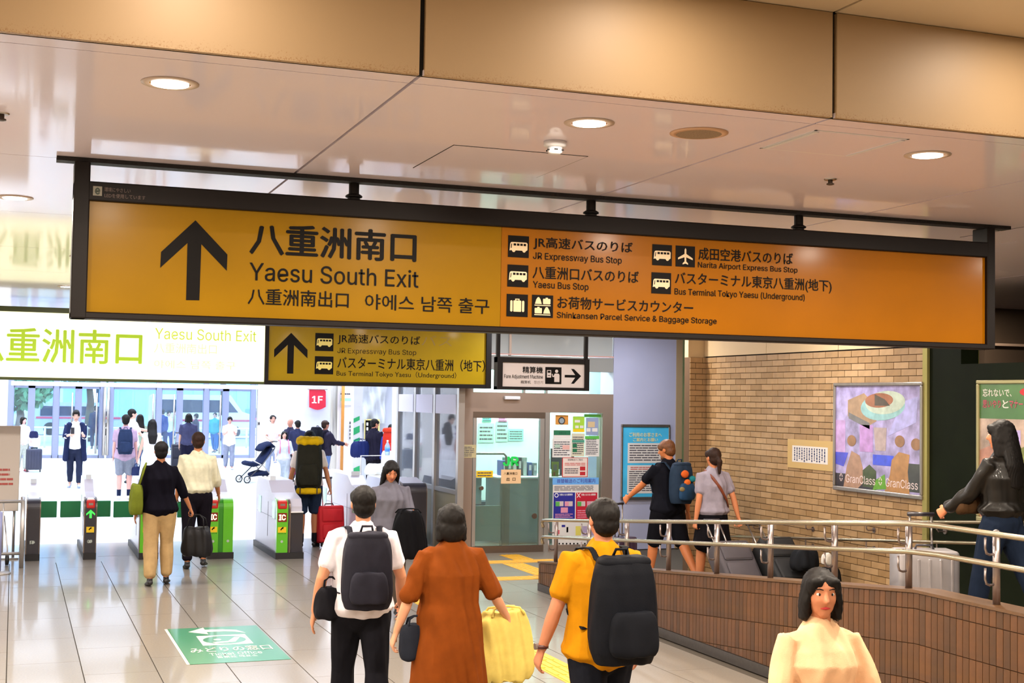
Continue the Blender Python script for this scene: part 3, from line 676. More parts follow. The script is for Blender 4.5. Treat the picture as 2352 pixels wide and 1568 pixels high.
AR2 = [(668.9, 764.1), (629.8, 802), (629.4, 820.8), (660.8, 791.6), (659.2, 857.5), (673.5, 857.8), (675.3, 792.3), (706, 822.6), (706.3, 803)]
b = B(); pl.sheet(b, pxpoly(pl, AR2), .001, .003); b.build('arrow', m_ink, sg)
pl.tpx('JR高速バスのりば', 775.6, 965, 820, 767, 791.5, m_ink, sg, bold=.01); pl.tpx('JR Expressway Bus Stop', 775, 956, 790, 799, 814, m_ink, sg)
pl.tpx('バスターミナル東京八重洲（地下）', 775, 1114, 850, 820, 848, m_ink, sg, bold=.01); pl.tpx('Bus Terminal Tokyo Yaesu（Underground）', 773, 1048, 790, 849, 866, m_ink, sg)
pl.tpx('バス', 968, 1038, 990, 770, 794, M('ghost_print', '8E7210', .45), sg, lay=.001)
m_cut2 = M('sign_yellow_cut', 'E0D070', .4)
for bx in ((724.4, 764.3, 765.5, 806.5), (723.3, 817.6, 765, 859.5)): icon(pl, 'bus', ibox(pl, *bx), sg, front=m_cut2)
# ---------------------------------------------------------------- fare adjustment sign
pl = Plane((0, 14.0, 0), (1, 0, 0), (0, 0, 1))
xa, xb = pl.uv(1141, 850)[0], pl.uv(1352, 850)[0]; za, zb = pl.uv(1250, 896)[1] , pl.uv(1250, 822)[1]
sg = thing('hanging_sign', 'small white hanging sign with black frame, ticket machine symbol and right arrow', 'sign', ((xa + xb) / 2, 14.0, za))
xc, xd = pl.uv(1153, 850)[0], pl.uv(1342, 850)[0]; zc, zd = pl.uv(1250, 889)[1], pl.uv(1250, 834)[1]
B().box(xc, xd, 14.0, 14.01, zc, zd).build('sign_face', M('sign_white', 'CFC6C4', .4, coat=.3), sg)
B().box(xa + .01, xb - .01, 14.01, 14.08, za + .01, zb - .005).build('box', m_frame, sg)
B().box(xa, xb, 13.98, 14.09, za, zc).build('frame_bottom', m_frame, sg); B().box(xa, xb, 13.98, 14.09, zd, zb).build('frame_top', m_frame, sg)
for a in ((xa, xc), (xd, xb)): B().box(a[0], a[1], 13.975, 14.095, za, zb).build('frame_side', m_frame, sg)
for a in (xa + .002, xb - .045): B().box(a, a + .04, 14.01, 14.05, zb, CEIL).build('hanger', m_frame, sg)
pl.tpx('精算機', 1200, 1246.8, 1220, 841.5, 857, m_ink, sg, bold=.02); pl.tpx('Fare Adjustment Machine', 1158, 1246.8, 1200, 860, 871, m_ink, sg, bold=.004)
pl.tpx('精算机', 1196, 1219, 1208, 873.5, 881, m_ink, sg); pl.tpx('정산기', 1226, 1247, 1236, 874, 881.5, m_faint, sg)
icon(pl, 'fare', ibox(pl, 1252.5, 842.5, 1289, 882), sg, front=M('sign_white', 'CFC6C4'))
AW = [(1297, 860.5), (1321, 861), (1311.5, 847), (1318, 847.2), (1334.6, 863.5), (1318, 881), (1311.5, 880.8), (1321, 867), (1297, 866.5)]
b = B(); pl.sheet(b, pxpoly(pl, AW), .001, .002); b.build('arrow', m_ink, sg)
# ---------------------------------------------------------------- ticket gates
m_gbody = M('gate_body', 'C2C0CE', .35, coat=.3); m_ggreen = M('gate_green', '5CB81E', .3, coat=.5); m_gdark = M('gate_dark', '2A2830', .35, coat=.3)
m_gbase = M('gate_base', '1C1A1C', .5); m_red = M('reader_red', 'C8201C', .35, coat=.4); m_flap = M('flap_green', '0F7C44', .4); m_teal = M('gate_window', '7CC8A8', .25, coat=.5)
m_yel = M('label_yellow', 'E8C018', .5); m_grn_e = M('arrow_lit', '30E040', .5, emit=1.6); m_ic = M('ic_lit', 'FFF4C0', .5, emit=1.5); m_wht = M('print_white', 'F0F0F0', .5)
def gate(x0, x1, yf, lab, style, flaps=(0, 0), L=1.75, h0=.80, h1=.955, shift=0.):
    t = thing('ticket_gate', lab, 'ticket gate', ((x0 + x1) / 2, yf, 0), group='ticket gates')
    w = x1 - x0; yb = yf + L
    prof = [(yf + .06, .07), (yf + .04, h0 - .1), (yf + .12, h0), (yf + .5, h0 + .06), (yf + .75, h1 + .06), (yb - .12, h1 + .06), (yb, h1 - .08), (yb, .07)]
    B().prism(prof, x0 + .012, x1 - .012, 0).build('side_panels', m_gbody, t)
    b = B()
    for xs in (x0 + .009, x1 - .0125): b.box(xs, xs + .0035, yf + .12, yb - .1, h0 * .66, h0 * .665).box(xs, xs + .0035, yf + .75, yf + .756, h0 * .3, h0 * .9)
    b.build('panel_seams', M('seam_grey', '7A7884', .6), t)
    for yy in (yf + .2, yb - .45):
        B().box(x0 + .008, x0 + .012, yy, yy + .22, .52, .76).build('side_window', m_teal, t)
    B().box(x0 - .012, x1 + .012, yf - .02, yb + .02, 0, .085).build('base', m_gbase, t)
    mc = m_ggreen if style.startswith('green') else m_gdark
    # rounded end cap
    n = 8; cap = []
    for k in range(n + 1): a = math.pi / 2 * k / n; cap.append((yf + .10 - .10 * math.cos(math.pi / 2 - a) if False else yf + .10 * (1 - math.sin(math.pi / 2 - a + 0) if False else 1 - math.cos(a * 0)) , .085))
    prof = [(yf, .085), (yf, h0 - .13)] + [(yf + .13 * (1 - math.cos(math.pi / 2 * k / n)), h0 - .13 + .13 * math.sin(math.pi / 2 * k / n)) for k in range(1, n + 1)] + [(yf + .22, h0 + .01), (yf + .17, h0 - .06), (yf + .1, h0 - .2), (yf + .09, .085)]
    if style == 'green_double':
        B().prism(prof, x0, x0 + w * .40, 0).build('end_cap', mc, t); B().prism(prof, x0 + w * .60, x1, 0).build('end_cap', mc, t)
        B().prism([(p[0] + .02, p[1]) for p in prof], x0 + w * .40, x0 + w * .60, 0).build('end_groove', M('gate_green_deep', '2E8A12', .35, coat=.4), t)
        cx = x0 + w * .2; ww = w * .36
    elif style == 'green_half':
        B().prism(prof, x0, x0 + w * .42, 0).build('end_cap', mc, t)
        B().prism(prof, x0 + w * .46, x0 + w * .52, 0).build('side_trim', m_steel_d, t)
        B().prism([(yf + .02, .085), (yf + .02, .62), (yf + .3, .62), (yf + .3, .085)], x0 + w * .56, x1, 0).build('return_cabinet', m_gdark, t)
        B().lathe((x0 + w * .5, yf + .16, .70), [(.055, 0), (.06, .01), (.06, w * .46), (.055, w * .5)], 20, 0).build('steel_roller', m_steel, t, smooth=True)
        B().box(x0 + w * .52, x1, yf + .0, yf + .1, .62, .635).build('ticket_lip', m_wht, t)
        cx = x0 + w * .2; ww = w * .36
    else:
        B().prism(prof, x0, x1, 0).build('end_cap', mc, t); cx = (x0 + x1) / 2; ww = w * .8
        for xx in (x0 - .012, x1): B().prism(prof, xx, xx + .012, 0).build('side_trim', m_steel_d, t)
    g = Plane((0, yf, 0), (1, 0, 0), (0, 0, 1))
    if style != 'dark_plain':
        B().bbox(cx - ww / 2, cx + ww / 2, yf - .012, yf + .15, h0 - .13, h0 - .01, .02, 2).build('card_reader', m_red, t)
        B().bbox(cx - ww * .4, cx + ww * .4, yf + .0, yf + .15, h0 - .035, h0 + .005, .012, 1).build('reader_pad', m_wht, t)
        B().box(cx - ww * .25, cx + ww * .25, yf - .014, yf - .01, h0 - .085, h0 - .055).build('ticket_slot', m_steel, t)
    if style == 'dark_lit':
        a = .055; b = B(); g.sheet(b, [(cx + a * p[0], .60 + a * p[1]) for p in ((0, 1), (-1, .05), (-1, -.35), (-.25, .3), (-.25, -1), (.25, -1), (.25, .3), (1, -.35), (1, .05))], .001, .003); b.build('lit_arrow', m_grn_e, t)
    if style.startswith('green'):
        b = B(); g.rect(b, cx - ww * .48, .50, cx + ww * .48, .62, .001, .003); b.build('ic_panel', M('ic_red', '7E1408', .4), t)
        g.text('IC', (cx - ww * .36, .52, cx + ww * .36, .60), m_ic, t, lay=.0035, bold=.03)
    if style != 'dark_plain':
        b = B(); g.rect(b, cx - ww * .44, .355, cx + ww * .44, .43, .001, .002); b.build('yellow_label', m_yel, t)
        b = B(); ipoly(g, b, cx - ww * .2, .385, ww * .4, [(0, .1), (.3, .6), (.7, .9), (1, .8), (.75, .55), (1, .4), (.5, .35), (.3, 0)], .0025, .003); b.build('bird_mark', m_ink, t)
        g.text('Suica', (cx - ww * .4, .335, cx + ww * .4, .352), m_ink, t, lay=.001)
    for q in ((cx,) if style != 'green_double' else (cx, x1 - w * .2)):
        b = B(); g.disc(b, q, .235, .018, .001, .002, 14); b.build('round_mark', M('mark_silver', 'B0B8B0', .4), t)
    if style.startswith('dark'): g.text({'dark_plain': 'D', 'dark_lit': 'CD'}[style], (cx - ww * .3, .215, cx + ww * .3, .26), M('mark_silver', 'B0B8B0', .4), t, lay=.001, bold=.02)
    B().box(cx - ww * .3, cx + ww * .3, yf + .75, yf + .77, h1 + .05, h1 + .12).build('display_screen', M('screen_pale', 'DDE6EE', .3, coat=.5), t)
    for side, ln in zip((-1, 1), flaps):
        if ln:
            a, b_ = (x0 - ln, x0 - .01) if side < 0 else (x1 + .01, x1 + ln)
            B().bbox(a, b_, yf + 1.0, yf + 1.03, .47, .695, .006, 1).build('flap', m_flap, t)
    return t
gate(.21, .365, 18.62, 'dark grey ticket gate end farthest left beside the metal barrier', 'dark_plain', (0, .24), h0=.80, h1=.90)
gate(.93, 1.07, 18.60, 'slim black ticket gate with red reader and lit green up arrow', 'dark_lit', (.28, .25))
gate(1.63, 1.86, 18.47, 'green fronted ticket gate half hidden by the person in beige trousers', 'green_single' if False else 'green', (.28, 0))
gate(2.5, 2.83, 18.30, 'wide bright green ticket gate with lit IC panel right of the man in white shirt', 'green_double', (.3, 0))
gate(3.38, 3.74, 18.08, 'green and black ticket gate with IC panel beside the man with yellow backpack', 'green_half', (0, 0))
gate(4.66, 4.92, 18.7, 'ticket gate largely hidden behind the man in white shirt with rucksack', 'dark_lit', (0, 0), L=2.6, h0=.86, h1=.98)
t = gate(5.30, 5.64, 18.6, 'rounded grey gate unit next to the bronze office post', 'dark_plain', (.3, 0), L=2.3, h0=.97, h1=.90)
# ---------------------------------------------------------------- left edge: notice board, barrier, stanchion base
t = thing('notice_board', 'pale free standing notice board at the left picture edge behind the barrier', 'notice board', (-.15, 18.2, 0))
B().bbox(-.55, .10, 18.95, 18.99, .62, 1.75, .01).build('board', M('board_beige', 'C8BCB0', .5), t)
for x in (-.5, .05): B().tube([(x, 18.97, 0), (x, 18.97, .7)], .018).build('leg', m_steel, t, smooth=True)
B().box(-.57, .12, 18.8, 19.14, 0, .02).build('foot', m_steel, t)
pb = Plane((0, 18.948, 0), (1, 0, 0), (0, 0, 1)); b = B(); fuzz(b, pb, -.3, .95, .03, 1.2, 4, .001, .002, 3); b.build('lettering', M('print_red', 'B05048', .6), t)
t = thing('barrier', 'low grey metal tube barrier with lower rail at the left edge before the gates', 'barrier', (0, 17.9, 0))
for (x, y) in ((-.35, 17.9), (.15, 17.9), (.15, 18.5)): B().tube([(x, y, 0), (x, y, .84)], .028, 12).build('post', m_alu, t, smooth=True)
for z in (.83, .18): B().tube([(-1.4, 17.9, z), (.15, 17.9, z), (.15, 18.5, z)], .02, 10).build('rail', m_alu, t, smooth=True)
B().tube([(-.08, 17.9, .18), (-.08, 17.9, .83)], .009, 8).build('rod', m_alu, t, smooth=True)
for x in (-.2, -.02):
    w = thing('cart_wheel' if False else 'trolley_wheel', 'small dark caster wheel under the barrier at the left edge, %s of two' % ('left' if x < -.1 else 'right'), 'wheel', (x, 18.2, 0), group='trolley wheels')
    B().lathe((x, 18.2, .07), [(.03, -.025), (.068, -.02), (.068, .02), (.03, .025)], 20, 0).build('tyre', m_gbase, w, smooth=True)
    B().tube([(x, 18.2, .07), (x, 18.23, .2), (x - .05, 18.3, .62)], .009, 8).build('fork', m_alu, w, smooth=True)
t = thing('stanchion', 'lilac grey post on a round floor plate at the lower left edge', 'stanchion', (-.13, 17.4, 0))
B().lathe((-.13, 17.4, 0), [(.16, 0), (.16, .012), (.05, .025), (.045, .03)], 28).build('base', m_alu, t, smooth=True)
B().lathe((-.13, 17.4, 0), [(.045, .02), (.045, .74), (.02, .75)], 20).build('pole', M('lilac_post', '8C90B8', .4), t, smooth=True)
# ---------------------------------------------------------------- green floor sticker
t = thing('floor_sticker', 'green floor sticker pointing to the ticket office, with curved arrow and seat symbol', 'floor sticker', (1.82, 12.05, 0))
pf = Plane((0, 0, .0012), (1, 0, 0), (0, 1, 0))
m_mat = M('sticker_green', '0E7E50', .35, coat=.5, coatr=.1); m_matw = M('sticker_white', 'D8D8CC', .4, coat=.3)
b = B(); pf.rect(b, 1.41, 11.2, 2.24, 12.93, 0, .0015); b.build('sheet', m_mat, t)
b = B(); pf.rect(b, 1.385, 11.2, 1.412, 12.93, 0, .0015); b.build('border', m_matw, t)
arc = [(1.62 + .4 * (1 - k / 10), 12.62 + .16 * math.sin(math.pi * (1 - k / 10) * .55 + .2)) for k in range(11)]
b = B(); pf.sheet(b, [(1.58, 12.72), (1.74, 12.92), (1.74, 12.80), (1.9, 12.78), (2.02, 12.72), (2.08, 12.55), (1.99, 12.64), (1.9, 12.68), (1.74, 12.68), (1.74, 12.55)], .0016, .0024); b.build('arrow', m_matw, t)
b = B(); pf.rect(b, 1.62, 12.0, 2.06, 12.48, .0016, .0022); pn = b.build('pictogram', m_matw, t)
b = B(); pf.disc(b, 1.84, 12.24, .19, .0023, .0028, 28, .2); b.build('symbol', m_mat, pn)
b = B(); pf.sheet(b, [(1.72, 12.14), (1.86, 12.16), (1.94, 12.34), (1.99, 12.33), (1.92, 12.12), (1.74, 12.08)], .0029, .0033); pf.disc(b, 1.78, 12.26, .035, .0029, .0033, 12); b.build('symbol_detail', m_matw, pn)
pf.text('みどりの窓口', (1.48, 11.68, 2.18, 11.9), m_matw, t, lay=.0018, bold=.015)
pf.text('Ticket Office', (1.62, 11.52, 2.06, 11.64), m_matw, t, lay=.0018); pf.text('售票处 매표소', (1.66, 11.4, 2.0, 11.49), m_matw, t, lay=.0018)
# ---------------------------------------------------------------- office: notices on the glass
m_paper = M('paper_white', 'D8D4D0', .7); m_print = M('print_grey', '4A4650', .7); m_pr_r = M('print_redtext', 'C04A48', .7)
def sheet_px(lab, box, mat, Y, cat='notice', name='notice', grp='notices on the office glass', rows=0, ink=None, th=.0015):
    p = Plane((0, Y, 0), (1, 0, 0), (0, 0, 1)); x0, y0, x1, y1 = box; a = p.uv(x0, y0); c = p.uv(x1, y1)
    t = thing(name, lab, cat, ((a[0] + c[0]) / 2, Y, c[1]), group=grp)
    b = B(); p.rect(b, a[0], c[1], c[0], a[1], 0, th); b.build('sheet', mat, t)
    if rows: b = B(); w = (c[0] - a[0]); fuzz(b, p, a[0] + w * .08, c[1] + (a[1] - c[1]) * .08, c[0] - w * .08, a[1] - (a[1] - c[1]) * .12, rows, th, th + .0006, hash(lab) % 97); b.build('small_print', ink or m_print, t)
    return t, p
def patch(p, t, box, mat, nm='print_block', l=.0022):
    b = B(); pxrect(p, b, *box, l, l + .0006); return b.build(nm, mat, t)
GY = OY + .055
t, p = sheet_px('orange picture card with a dark alarm clock, top left on the glass', (1276, 953, 1305, 975), M('card_orange', 'C88838', .6), GY)
b = B(); q = p.uv(1290, 966); p.disc(b, q[0], q[1], .055, .002, .003); b.build('clock_body', M('clock_dark', '3A3430', .5), t); b = B(); p.disc(b, q[0], q[1], .038, .0032, .004); b.build('clock_face', M('clock_face', '8A98A0', .5), t)
patch(p, t, (1287, 957, 1292, 961), M('clock_dark', '3A3430', .5))
t, p = sheet_px('lime green and yellow leaflet with white bubbles, top middle on the glass', (1316, 956, 1342, 992), M('leaf_lime', '9CC838', .6), GY)
patch(p, t, (1316, 985, 1342, 992), m_yel); patch(p, t, (1320, 964, 1332, 970), m_paper); patch(p, t, (1321, 977, 1329, 983), m_paper); patch(p, t, (1332, 977, 1340, 983), m_paper)
t, p = sheet_px('plain narrow green strip along the top right of the glass', (1342, 951, 1380, 958), M('strip_green', '58B048', .6), GY - .002)
t, p = sheet_px('blue picture leaflet with a beige bag shape, top right on the glass', (1346, 959, 1374, 999), M('leaf_blue', '8A98B8', .6), GY)
patch(p, t, (1350, 968, 1366, 981), M('bag_beige', 'C8B088', .6)); patch(p, t, (1347, 983, 1356, 991), m_paper); patch(p, t, (1360, 983, 1372, 991), m_paper)
t, p = sheet_px('notice with dark green heading and white strip, left column of the glass', (1271, 987, 1311, 1007), m_paper, GY, rows=0)
patch(p, t, (1272, 988, 1310, 999), M('head_green', '1A6A48', .6)); p.tpx('お知らせ', 1284, 1300, 1290, 991, 997, M('ink_dark', '123020', .6), t, lay=.003)
t, p = sheet_px('white four column notice with grey and red print, left column of the glass', (1269, 1007, 1312, 1050), m_paper, GY, rows=7)
patch(p, t, (1274, 1020, 1286, 1028), M('pale_teal', 'A8C0B0', .6)); patch(p, t, (1292, 1022, 1308, 1032), M('pale_pink', 'D8A8A0', .6))
t, p = sheet_px('cream leaflet with green squares in the middle of the glass', (1313, 995, 1342, 1048), M('paper_cream', 'CCC8B0', .7), GY, rows=9)
patch(p, t, (1314, 1010, 1342, 1016), M('head_teal', '48907A', .6)); patch(p, t, (1315, 1019, 1325, 1027), M('head_green', '1A6A48')); patch(p, t, (1315, 1030, 1325, 1038), M('head_green', '1A6A48'))
t, p = sheet_px('white notice with bright green heading on the right of the glass', (1344, 1001, 1376, 1048), m_paper, GY, rows=9)
patch(p, t, (1344, 1001, 1376, 1008), M('strip_green', '58B048'))
t, p = sheet_px('white notice with red border text and two red blocks, above the large poster', (1292, 1050, 1350, 1095), M('paper_pinkish', 'DCCCC4', .7), GY, rows=0)
p.tpx('振替輸送のご案内', 1304, 1338, 1320, 1053, 1058, m_print, t, lay=.0025); b = B(); a = p.uv(1297, 1062); c = p.uv(1345, 1069); fuzz(b, p, a[0], c[1], c[0], a[1], 2, .0022, .0028, 5); b.build('small_print', m_pr_r, t)
b = B(); a = p.uv(1297, 1074); c = p.uv(1328, 1088); fuzz(b, p, a[0], c[1], c[0], a[1], 3, .0022, .0028, 6); b.build('small_print', m_print, t)
patch(p, t, (1332, 1071, 1344, 1080), M('block_red', 'B82830', .5)); patch(p, t, (1332, 1083, 1344, 1091), M('block_red', 'B82830'))
for bx in ((1291, 1050, 1350, 1051.4), (1291, 1094, 1350, 1095.4), (1291, 1050, 1292.5, 1095), (1348.7, 1050, 1350, 1095)): patch(p, t, bx, m_pr_r)
# large poster
t, p = sheet_px('large poster with light blue heading and blue and red panels low on the glass', (1270, 1097, 1373, 1262), m_paper, GY, cat='poster', name='poster')
patch(p, t, (1269, 1097, 1375, 1112), M('head_blue', '6AA8E8', .5)); p.tpx('振替輸送のご利用案内', 1279, 1367, 1300, 1099, 1109, M('ink_violet', '4A50A8', .6), t, lay=.003, bold=.01)
b = B(); a = p.uv(1273, 1115); c = p.uv(1368, 1126); fuzz(b, p, a[0], c[1], c[0], a[1], 4, .0022, .0028, 8, .95); b.build('small_print', m_print, t)
m_pb = M('panel_blue', '28288C', .5); m_prd = M('panel_red', 'B81C34', .5); m_pk = M('block_pink', 'D890A8', .5)
patch(p, t, (1271.5, 1131, 1320, 1194), m_pb, 'blue_panel'); patch(p, t, (1323, 1131, 1371, 1194), m_prd, 'red_panel')
b = B(); q = p.uv(1278, 1137); n_ = 20
for k in range(n_):
    a0, a1 = 2 * math.pi * k / n_, 2 * math.pi * (k + 1) / n_
    p.sheet(b, [(q[0] + r * math.cos(a), q[1] + r * math.sin(a)) for r, a in ((.022, a0), (.032, a0), (.032, a1), (.022, a1))], .003, .0036)
b.build('circle_mark', m_wht, t)
b = B(); q = p.uv(1329, 1137)
for s in (-1, 1): p.sheet(b, [(q[0] - .03, q[1] - .03 * s), (q[0] - .022, q[1] - .036 * s), (q[0] + .03, q[1] + .03 * s), (q[0] + .022, q[1] + .036 * s)], .003, .0036)
b.build('cross_mark', m_wht, t)
p.tpx('対象となる乗車券', 1285, 1315, 1300, 1133, 1138, m_wht, t, lay=.003, bold=.01); p.tpx('対象とならない乗車券', 1335, 1368, 1350, 1133, 1138, m_wht, t, lay=.003, bold=.01)
for x, mt in ((1276, M('leaf_green', '58A850')), (1297, m_pk), (1326, M('leaf_green', '58A850')), (1348, m_pk)): patch(p, t, (x, 1151, x + 18, 1162), M('pale_block', 'C8B8B8', .6), l=.003); patch(p, t, (x, 1152, x + 9, 1162), mt, l=.004)
patch(p, t, (1288, 1165, 1304, 1177), m_pk, l=.003)
b = B(); a = p.uv(1275, 1179); c = p.uv(1316, 1189); fuzz(b, p, a[0], c[1], c[0], a[1], 3, .003, .0036, 9); a = p.uv(1326, 1170); c = p.uv(1368, 1189); fuzz(b, p, a[0], c[1], c[0], a[1], 4, .003, .0036, 19); b.build('small_print', m_pk, t)
patch(p, t, (1273, 1217, 1285, 1226), M('block_coral', 'D86070', .5)); patch(p, t, (1301, 1210, 1305, 1222), m_ink); patch(p, t, (1322, 1208, 1334, 1229), M('paper_yellow', 'D8CC60', .6)); patch(p, t, (1290, 1205, 1298, 1210), m_pb); patch(p, t, (1338, 1208, 1366, 1229), M('block_lilac', 'A898B8', .6))
b = B()
for k in range(11): q = p.uv(1276 + 8.4 * k, 1248); p.disc(b, q[0], q[1], .013, .0022, .003, 12)
for k in range(6): q = p.uv(1313 + 7 * k, 1238); p.disc(b, q[0], q[1], .006, .0022, .003, 8)
b.build('dot_row', m_ink, t); patch(p, t, (1270, 1258, 1373, 1262), M('head_blue', '6AA8E8'))
# notices on the door and posts
t, p = sheet_px('yellow warning sticker at the left of the glass door', (1094, 1081, 1132, 1096), m_yel, OY + .028, cat='sticker', name='sticker', grp='door stickers', rows=2)
t, p = sheet_px('beige card with the exit name in the middle of the glass door', (1151, 1078, 1196, 1110), M('card_beige', 'E0BC90', .6), OY + .028, cat='sticker', name='sticker', grp='door stickers')
p.tpx('八重洲南口', 1157, 1188, 1170, 1084, 1090, m_ink, t, lay=.0025, bold=.01); p.tpx('出  口', 1163, 1184, 1170, 1096, 1104, m_ink, t, lay=.0025, bold=.02)
t, p = sheet_px('cream paper notice taped to the bronze post left of the office door', (1048, 1021, 1093, 1051), M('paper_olive', 'B4A880', .7), OY - .003, grp='taped notices', rows=6)
t = thing('glass_decal', 'green JR letters on the glass door above the counter', 'decal', (6.7, OY + .025, 1.3))
p = Plane((0, OY + .028, 0), (1, 0, 0), (0, 0, 1)); m_jr = M('decal_green', '20C050', .4, emit=.15)
p.tpx('JR', 1155, 1192, 1170, 1048, 1070, m_jr, t, bold=.035)
for k, (bx, c, lab) in enumerate([((1108, 958, 1128, 969), 'green', 'small green notice at the top left of the office back wall'), ((1144, 958, 1164, 970), 'pink', 'small pink notice at the top of the office back wall'),
        ((1099, 972, 1134, 1016), 'pale', 'pale mint sheet on the office back wall, left one'), ((1140, 968, 1166, 1014), 'pale', 'pale mint sheet on the office back wall, middle one'), ((1168, 985, 1202, 1012), 'mint', 'mint sheet on the office back wall, right one')]):
    t, p = sheet_px(lab, bx, M('note_' + c, {'green': '48A890', 'pink': 'E890B8', 'pale': 'A8D8B8', 'mint': '90CDB8'}[c], .6), 21.38, grp='papers on the office back wall', rows=4 if c != 'green' else 2)
# counter, cabinets, gate inside the office
t = thing('counter', 'pale office counter with white rounded top behind the glass door', 'counter', (7.2, 19.6, 0))
B().bbox(6.95, 8.6, 19.2, 20.0, .98, 1.02, .015).build('worktop', m_white, t); B().box(7.02, 8.55, 19.25, 19.95, 0, .98).build('body', M('counter_grey', 'A8B4B8', .5), t)
B().box(6.3, 6.95, 19.9, 20.4, .96, 1.0).build('worktop', m_white, t); B().box(6.35, 6.95, 19.95, 20.35, .55, .96).build('shelf_panel', M('counter_grey', 'A8B4B8', .5), t)
t = thing('office_cabinet', 'white low office cabinet with round locks left behind the door', 'cabinet', (6.45, 20.9, 0))
B().bbox(6.22, 6.95, 20.5, 20.95, 0, 1.35, .01).build('body', M('cabinet_white', 'CDD8D4', .5), t)
for z in (.35, .9): B().bbox(6.27, 6.9, 20.48, 20.5, z - .22, z + .25, .006).build('drawer', m_white, t); B().lathe((6.6, 20.475, z + .1), [(.02, -.01), (.02, .01)], 12, 1).build('knob', m_gdark, t)
B().box(6.22, 8.3, 21.0, 21.35, 0, .5).build('plinth_shelf', M('dark_plinth', '283038', .6), t)
t = thing('swing_gate', 'grey steel post and glass panel gate inside the office door', 'gate', (7.0, 18.8, 0))
B().box(6.86, 6.98, 18.75, 18.85, 0, .95).build('post', m_steel, t); B().box(6.3, 6.86, 18.79, 18.81, .1, .62).build('panel', M('gate_panel_white', 'B8C8CC', .4), t); B().box(6.3, 6.36, 18.76, 18.84, 0, .7).build('post', m_steel, t)
t = thing('grab_rail', 'tall steel tube rail just inside the office door', 'rail', (6.3, 18.6, 0))
B().tube([(6.32, 18.6, 0), (6.32, 18.6, 1.36), (6.36, 18.6, 1.4), (6.82, 18.6, 1.4), (6.86, 18.6, 1.36), (6.86, 18.6, 1.1)], .018, 10).build('tube', m_steel, t, smooth=True)
r = random.Random(3); cols = ['28489C', '3A8068', 'C8C0A8', '203048', 'B8C8C0', '486098', '8A9898']
for k in range(7):
    hx = cols[k]; x = 7.12 + .085 * k; h = r.uniform(.2, .34)
    t = thing('binder', ['royal blue', 'sea green', 'cream', 'navy', 'pale mint', 'slate blue', 'grey'][k] + ' binder standing on the office counter', 'binder', (x, 19.6, 1.02), group='binders on the counter')
    B().bbox(x, x + .06, 19.45, 19.72, 1.02, 1.02 + h, .006).build('cover', M('binder_' + str(k), hx, .5), t); B().box(x + .012, x + .048, 19.447, 19.452, 1.02 + h * .4, 1.02 + h * .8).build('spine_label', m_paper, t)
t = thing('monitor', 'black computer monitor on the right of the office counter', 'monitor', (8.0, 19.5, 1.02))
B().bbox(7.9, 8.3, 19.4, 19.43, 1.12, 1.45, .01).build('screen', m_gdark, t); B().box(8.07, 8.13, 19.43, 19.46, 1.03, 1.2).build('stand', m_gdark, t); B().bbox(7.98, 8.22, 19.35, 19.55, 1.02, 1.035, .005).build('foot', m_gdark, t)
for k, x in enumerate((7.05, 7.42)):
    t, p = sheet_px('yellow upright notice with orange arrows behind the glass, %s one' % ('left' if k == 0 else 'right'), ((1238, 1053, 1262, 1095), (1267, 1060, 1283, 1094))[k], M('paper_lime', 'C8D048', .6), OY + .09, grp='yellow notices')
    a, c = ((1238, 1053, 1262, 1095), (1267, 1060, 1283, 1094))[k][0::2]; patch(p, t, (a + 4, 1084, a + 8, 1092), M('arrow_orange', 'D87820', .5), 'arrow_print'); patch(p, t, (a + 4, 1066, c - 4, 1080), M('pale_block', 'C8B8B8'))
# blue poster on the white pillar
pp = Plane((0, OY - .02, 0), (1, 0, 0), (0, 0, 1)); a = pp.uv(1429, 977); c = pp.uv(1536, 1143)
t = thing('poster', 'blue framed notice poster on the white pillar beside the man with rucksack', 'poster', ((a[0] + c[0]) / 2, OY, c[1]))
B().box(a[0], c[0], OY - .02, OY - .001, c[1], a[1]).build('sheet', M('poster_blue', '48B8E8', .35, coat=.4, noise=(3, .15)), t)
for bx in ((a[0] - .01, c[0] + .01, c[1] - .02, c[1] + .02), (a[0] - .01, c[0] + .01, a[1] - .02, a[1] + .02), (a[0] - .01, a[0] + .015, c[1], a[1]), (c[0] - .015, c[0] + .01, c[1], a[1])):
    B().bbox(bx[0], bx[1], OY - .035, OY - .001, bx[2], bx[3], .004, 1).build('frame', m_steel, t)
m_pale_y = M('print_cream', 'E0DCA8', .5)
pp.tpx('ご利用のお客さまへ', 1445, 1520, 1480, 993, 1003, m_pale_y, t, bold=.02); pp.tpx('ご案内とお願い', 1454, 1511, 1480, 1005, 1014, m_pale_y, t, bold=.02)
for (bx, rr, ik) in (((1442, 1017, 1530, 1063), 7, m_print), ((1441, 1068, 1530, 1132), 10, m_print)):
    b = B(); pxrect(pp, b, *bx, .001, .002); b.build('text_panel', m_paper, t); b = B(); q0 = pp.uv(bx[0] + 4, bx[1] + (12 if rr > 8 else 3)); q1 = pp.uv(bx[2] - 4, bx[3] - 4)
    fuzz(b, pp, q0[0], q1[1], q1[0], q0[1], rr, .0022, .003, rr); b.build('small_print', ik, t)
b = B(); q0 = pp.uv(1448, 1071); q1 = pp.uv(1520, 1079); fuzz(b, pp, q0[0], q1[1], q1[0], q0[1], 2, .0022, .003, 4); b.build('small_print', m_pr_r, t)
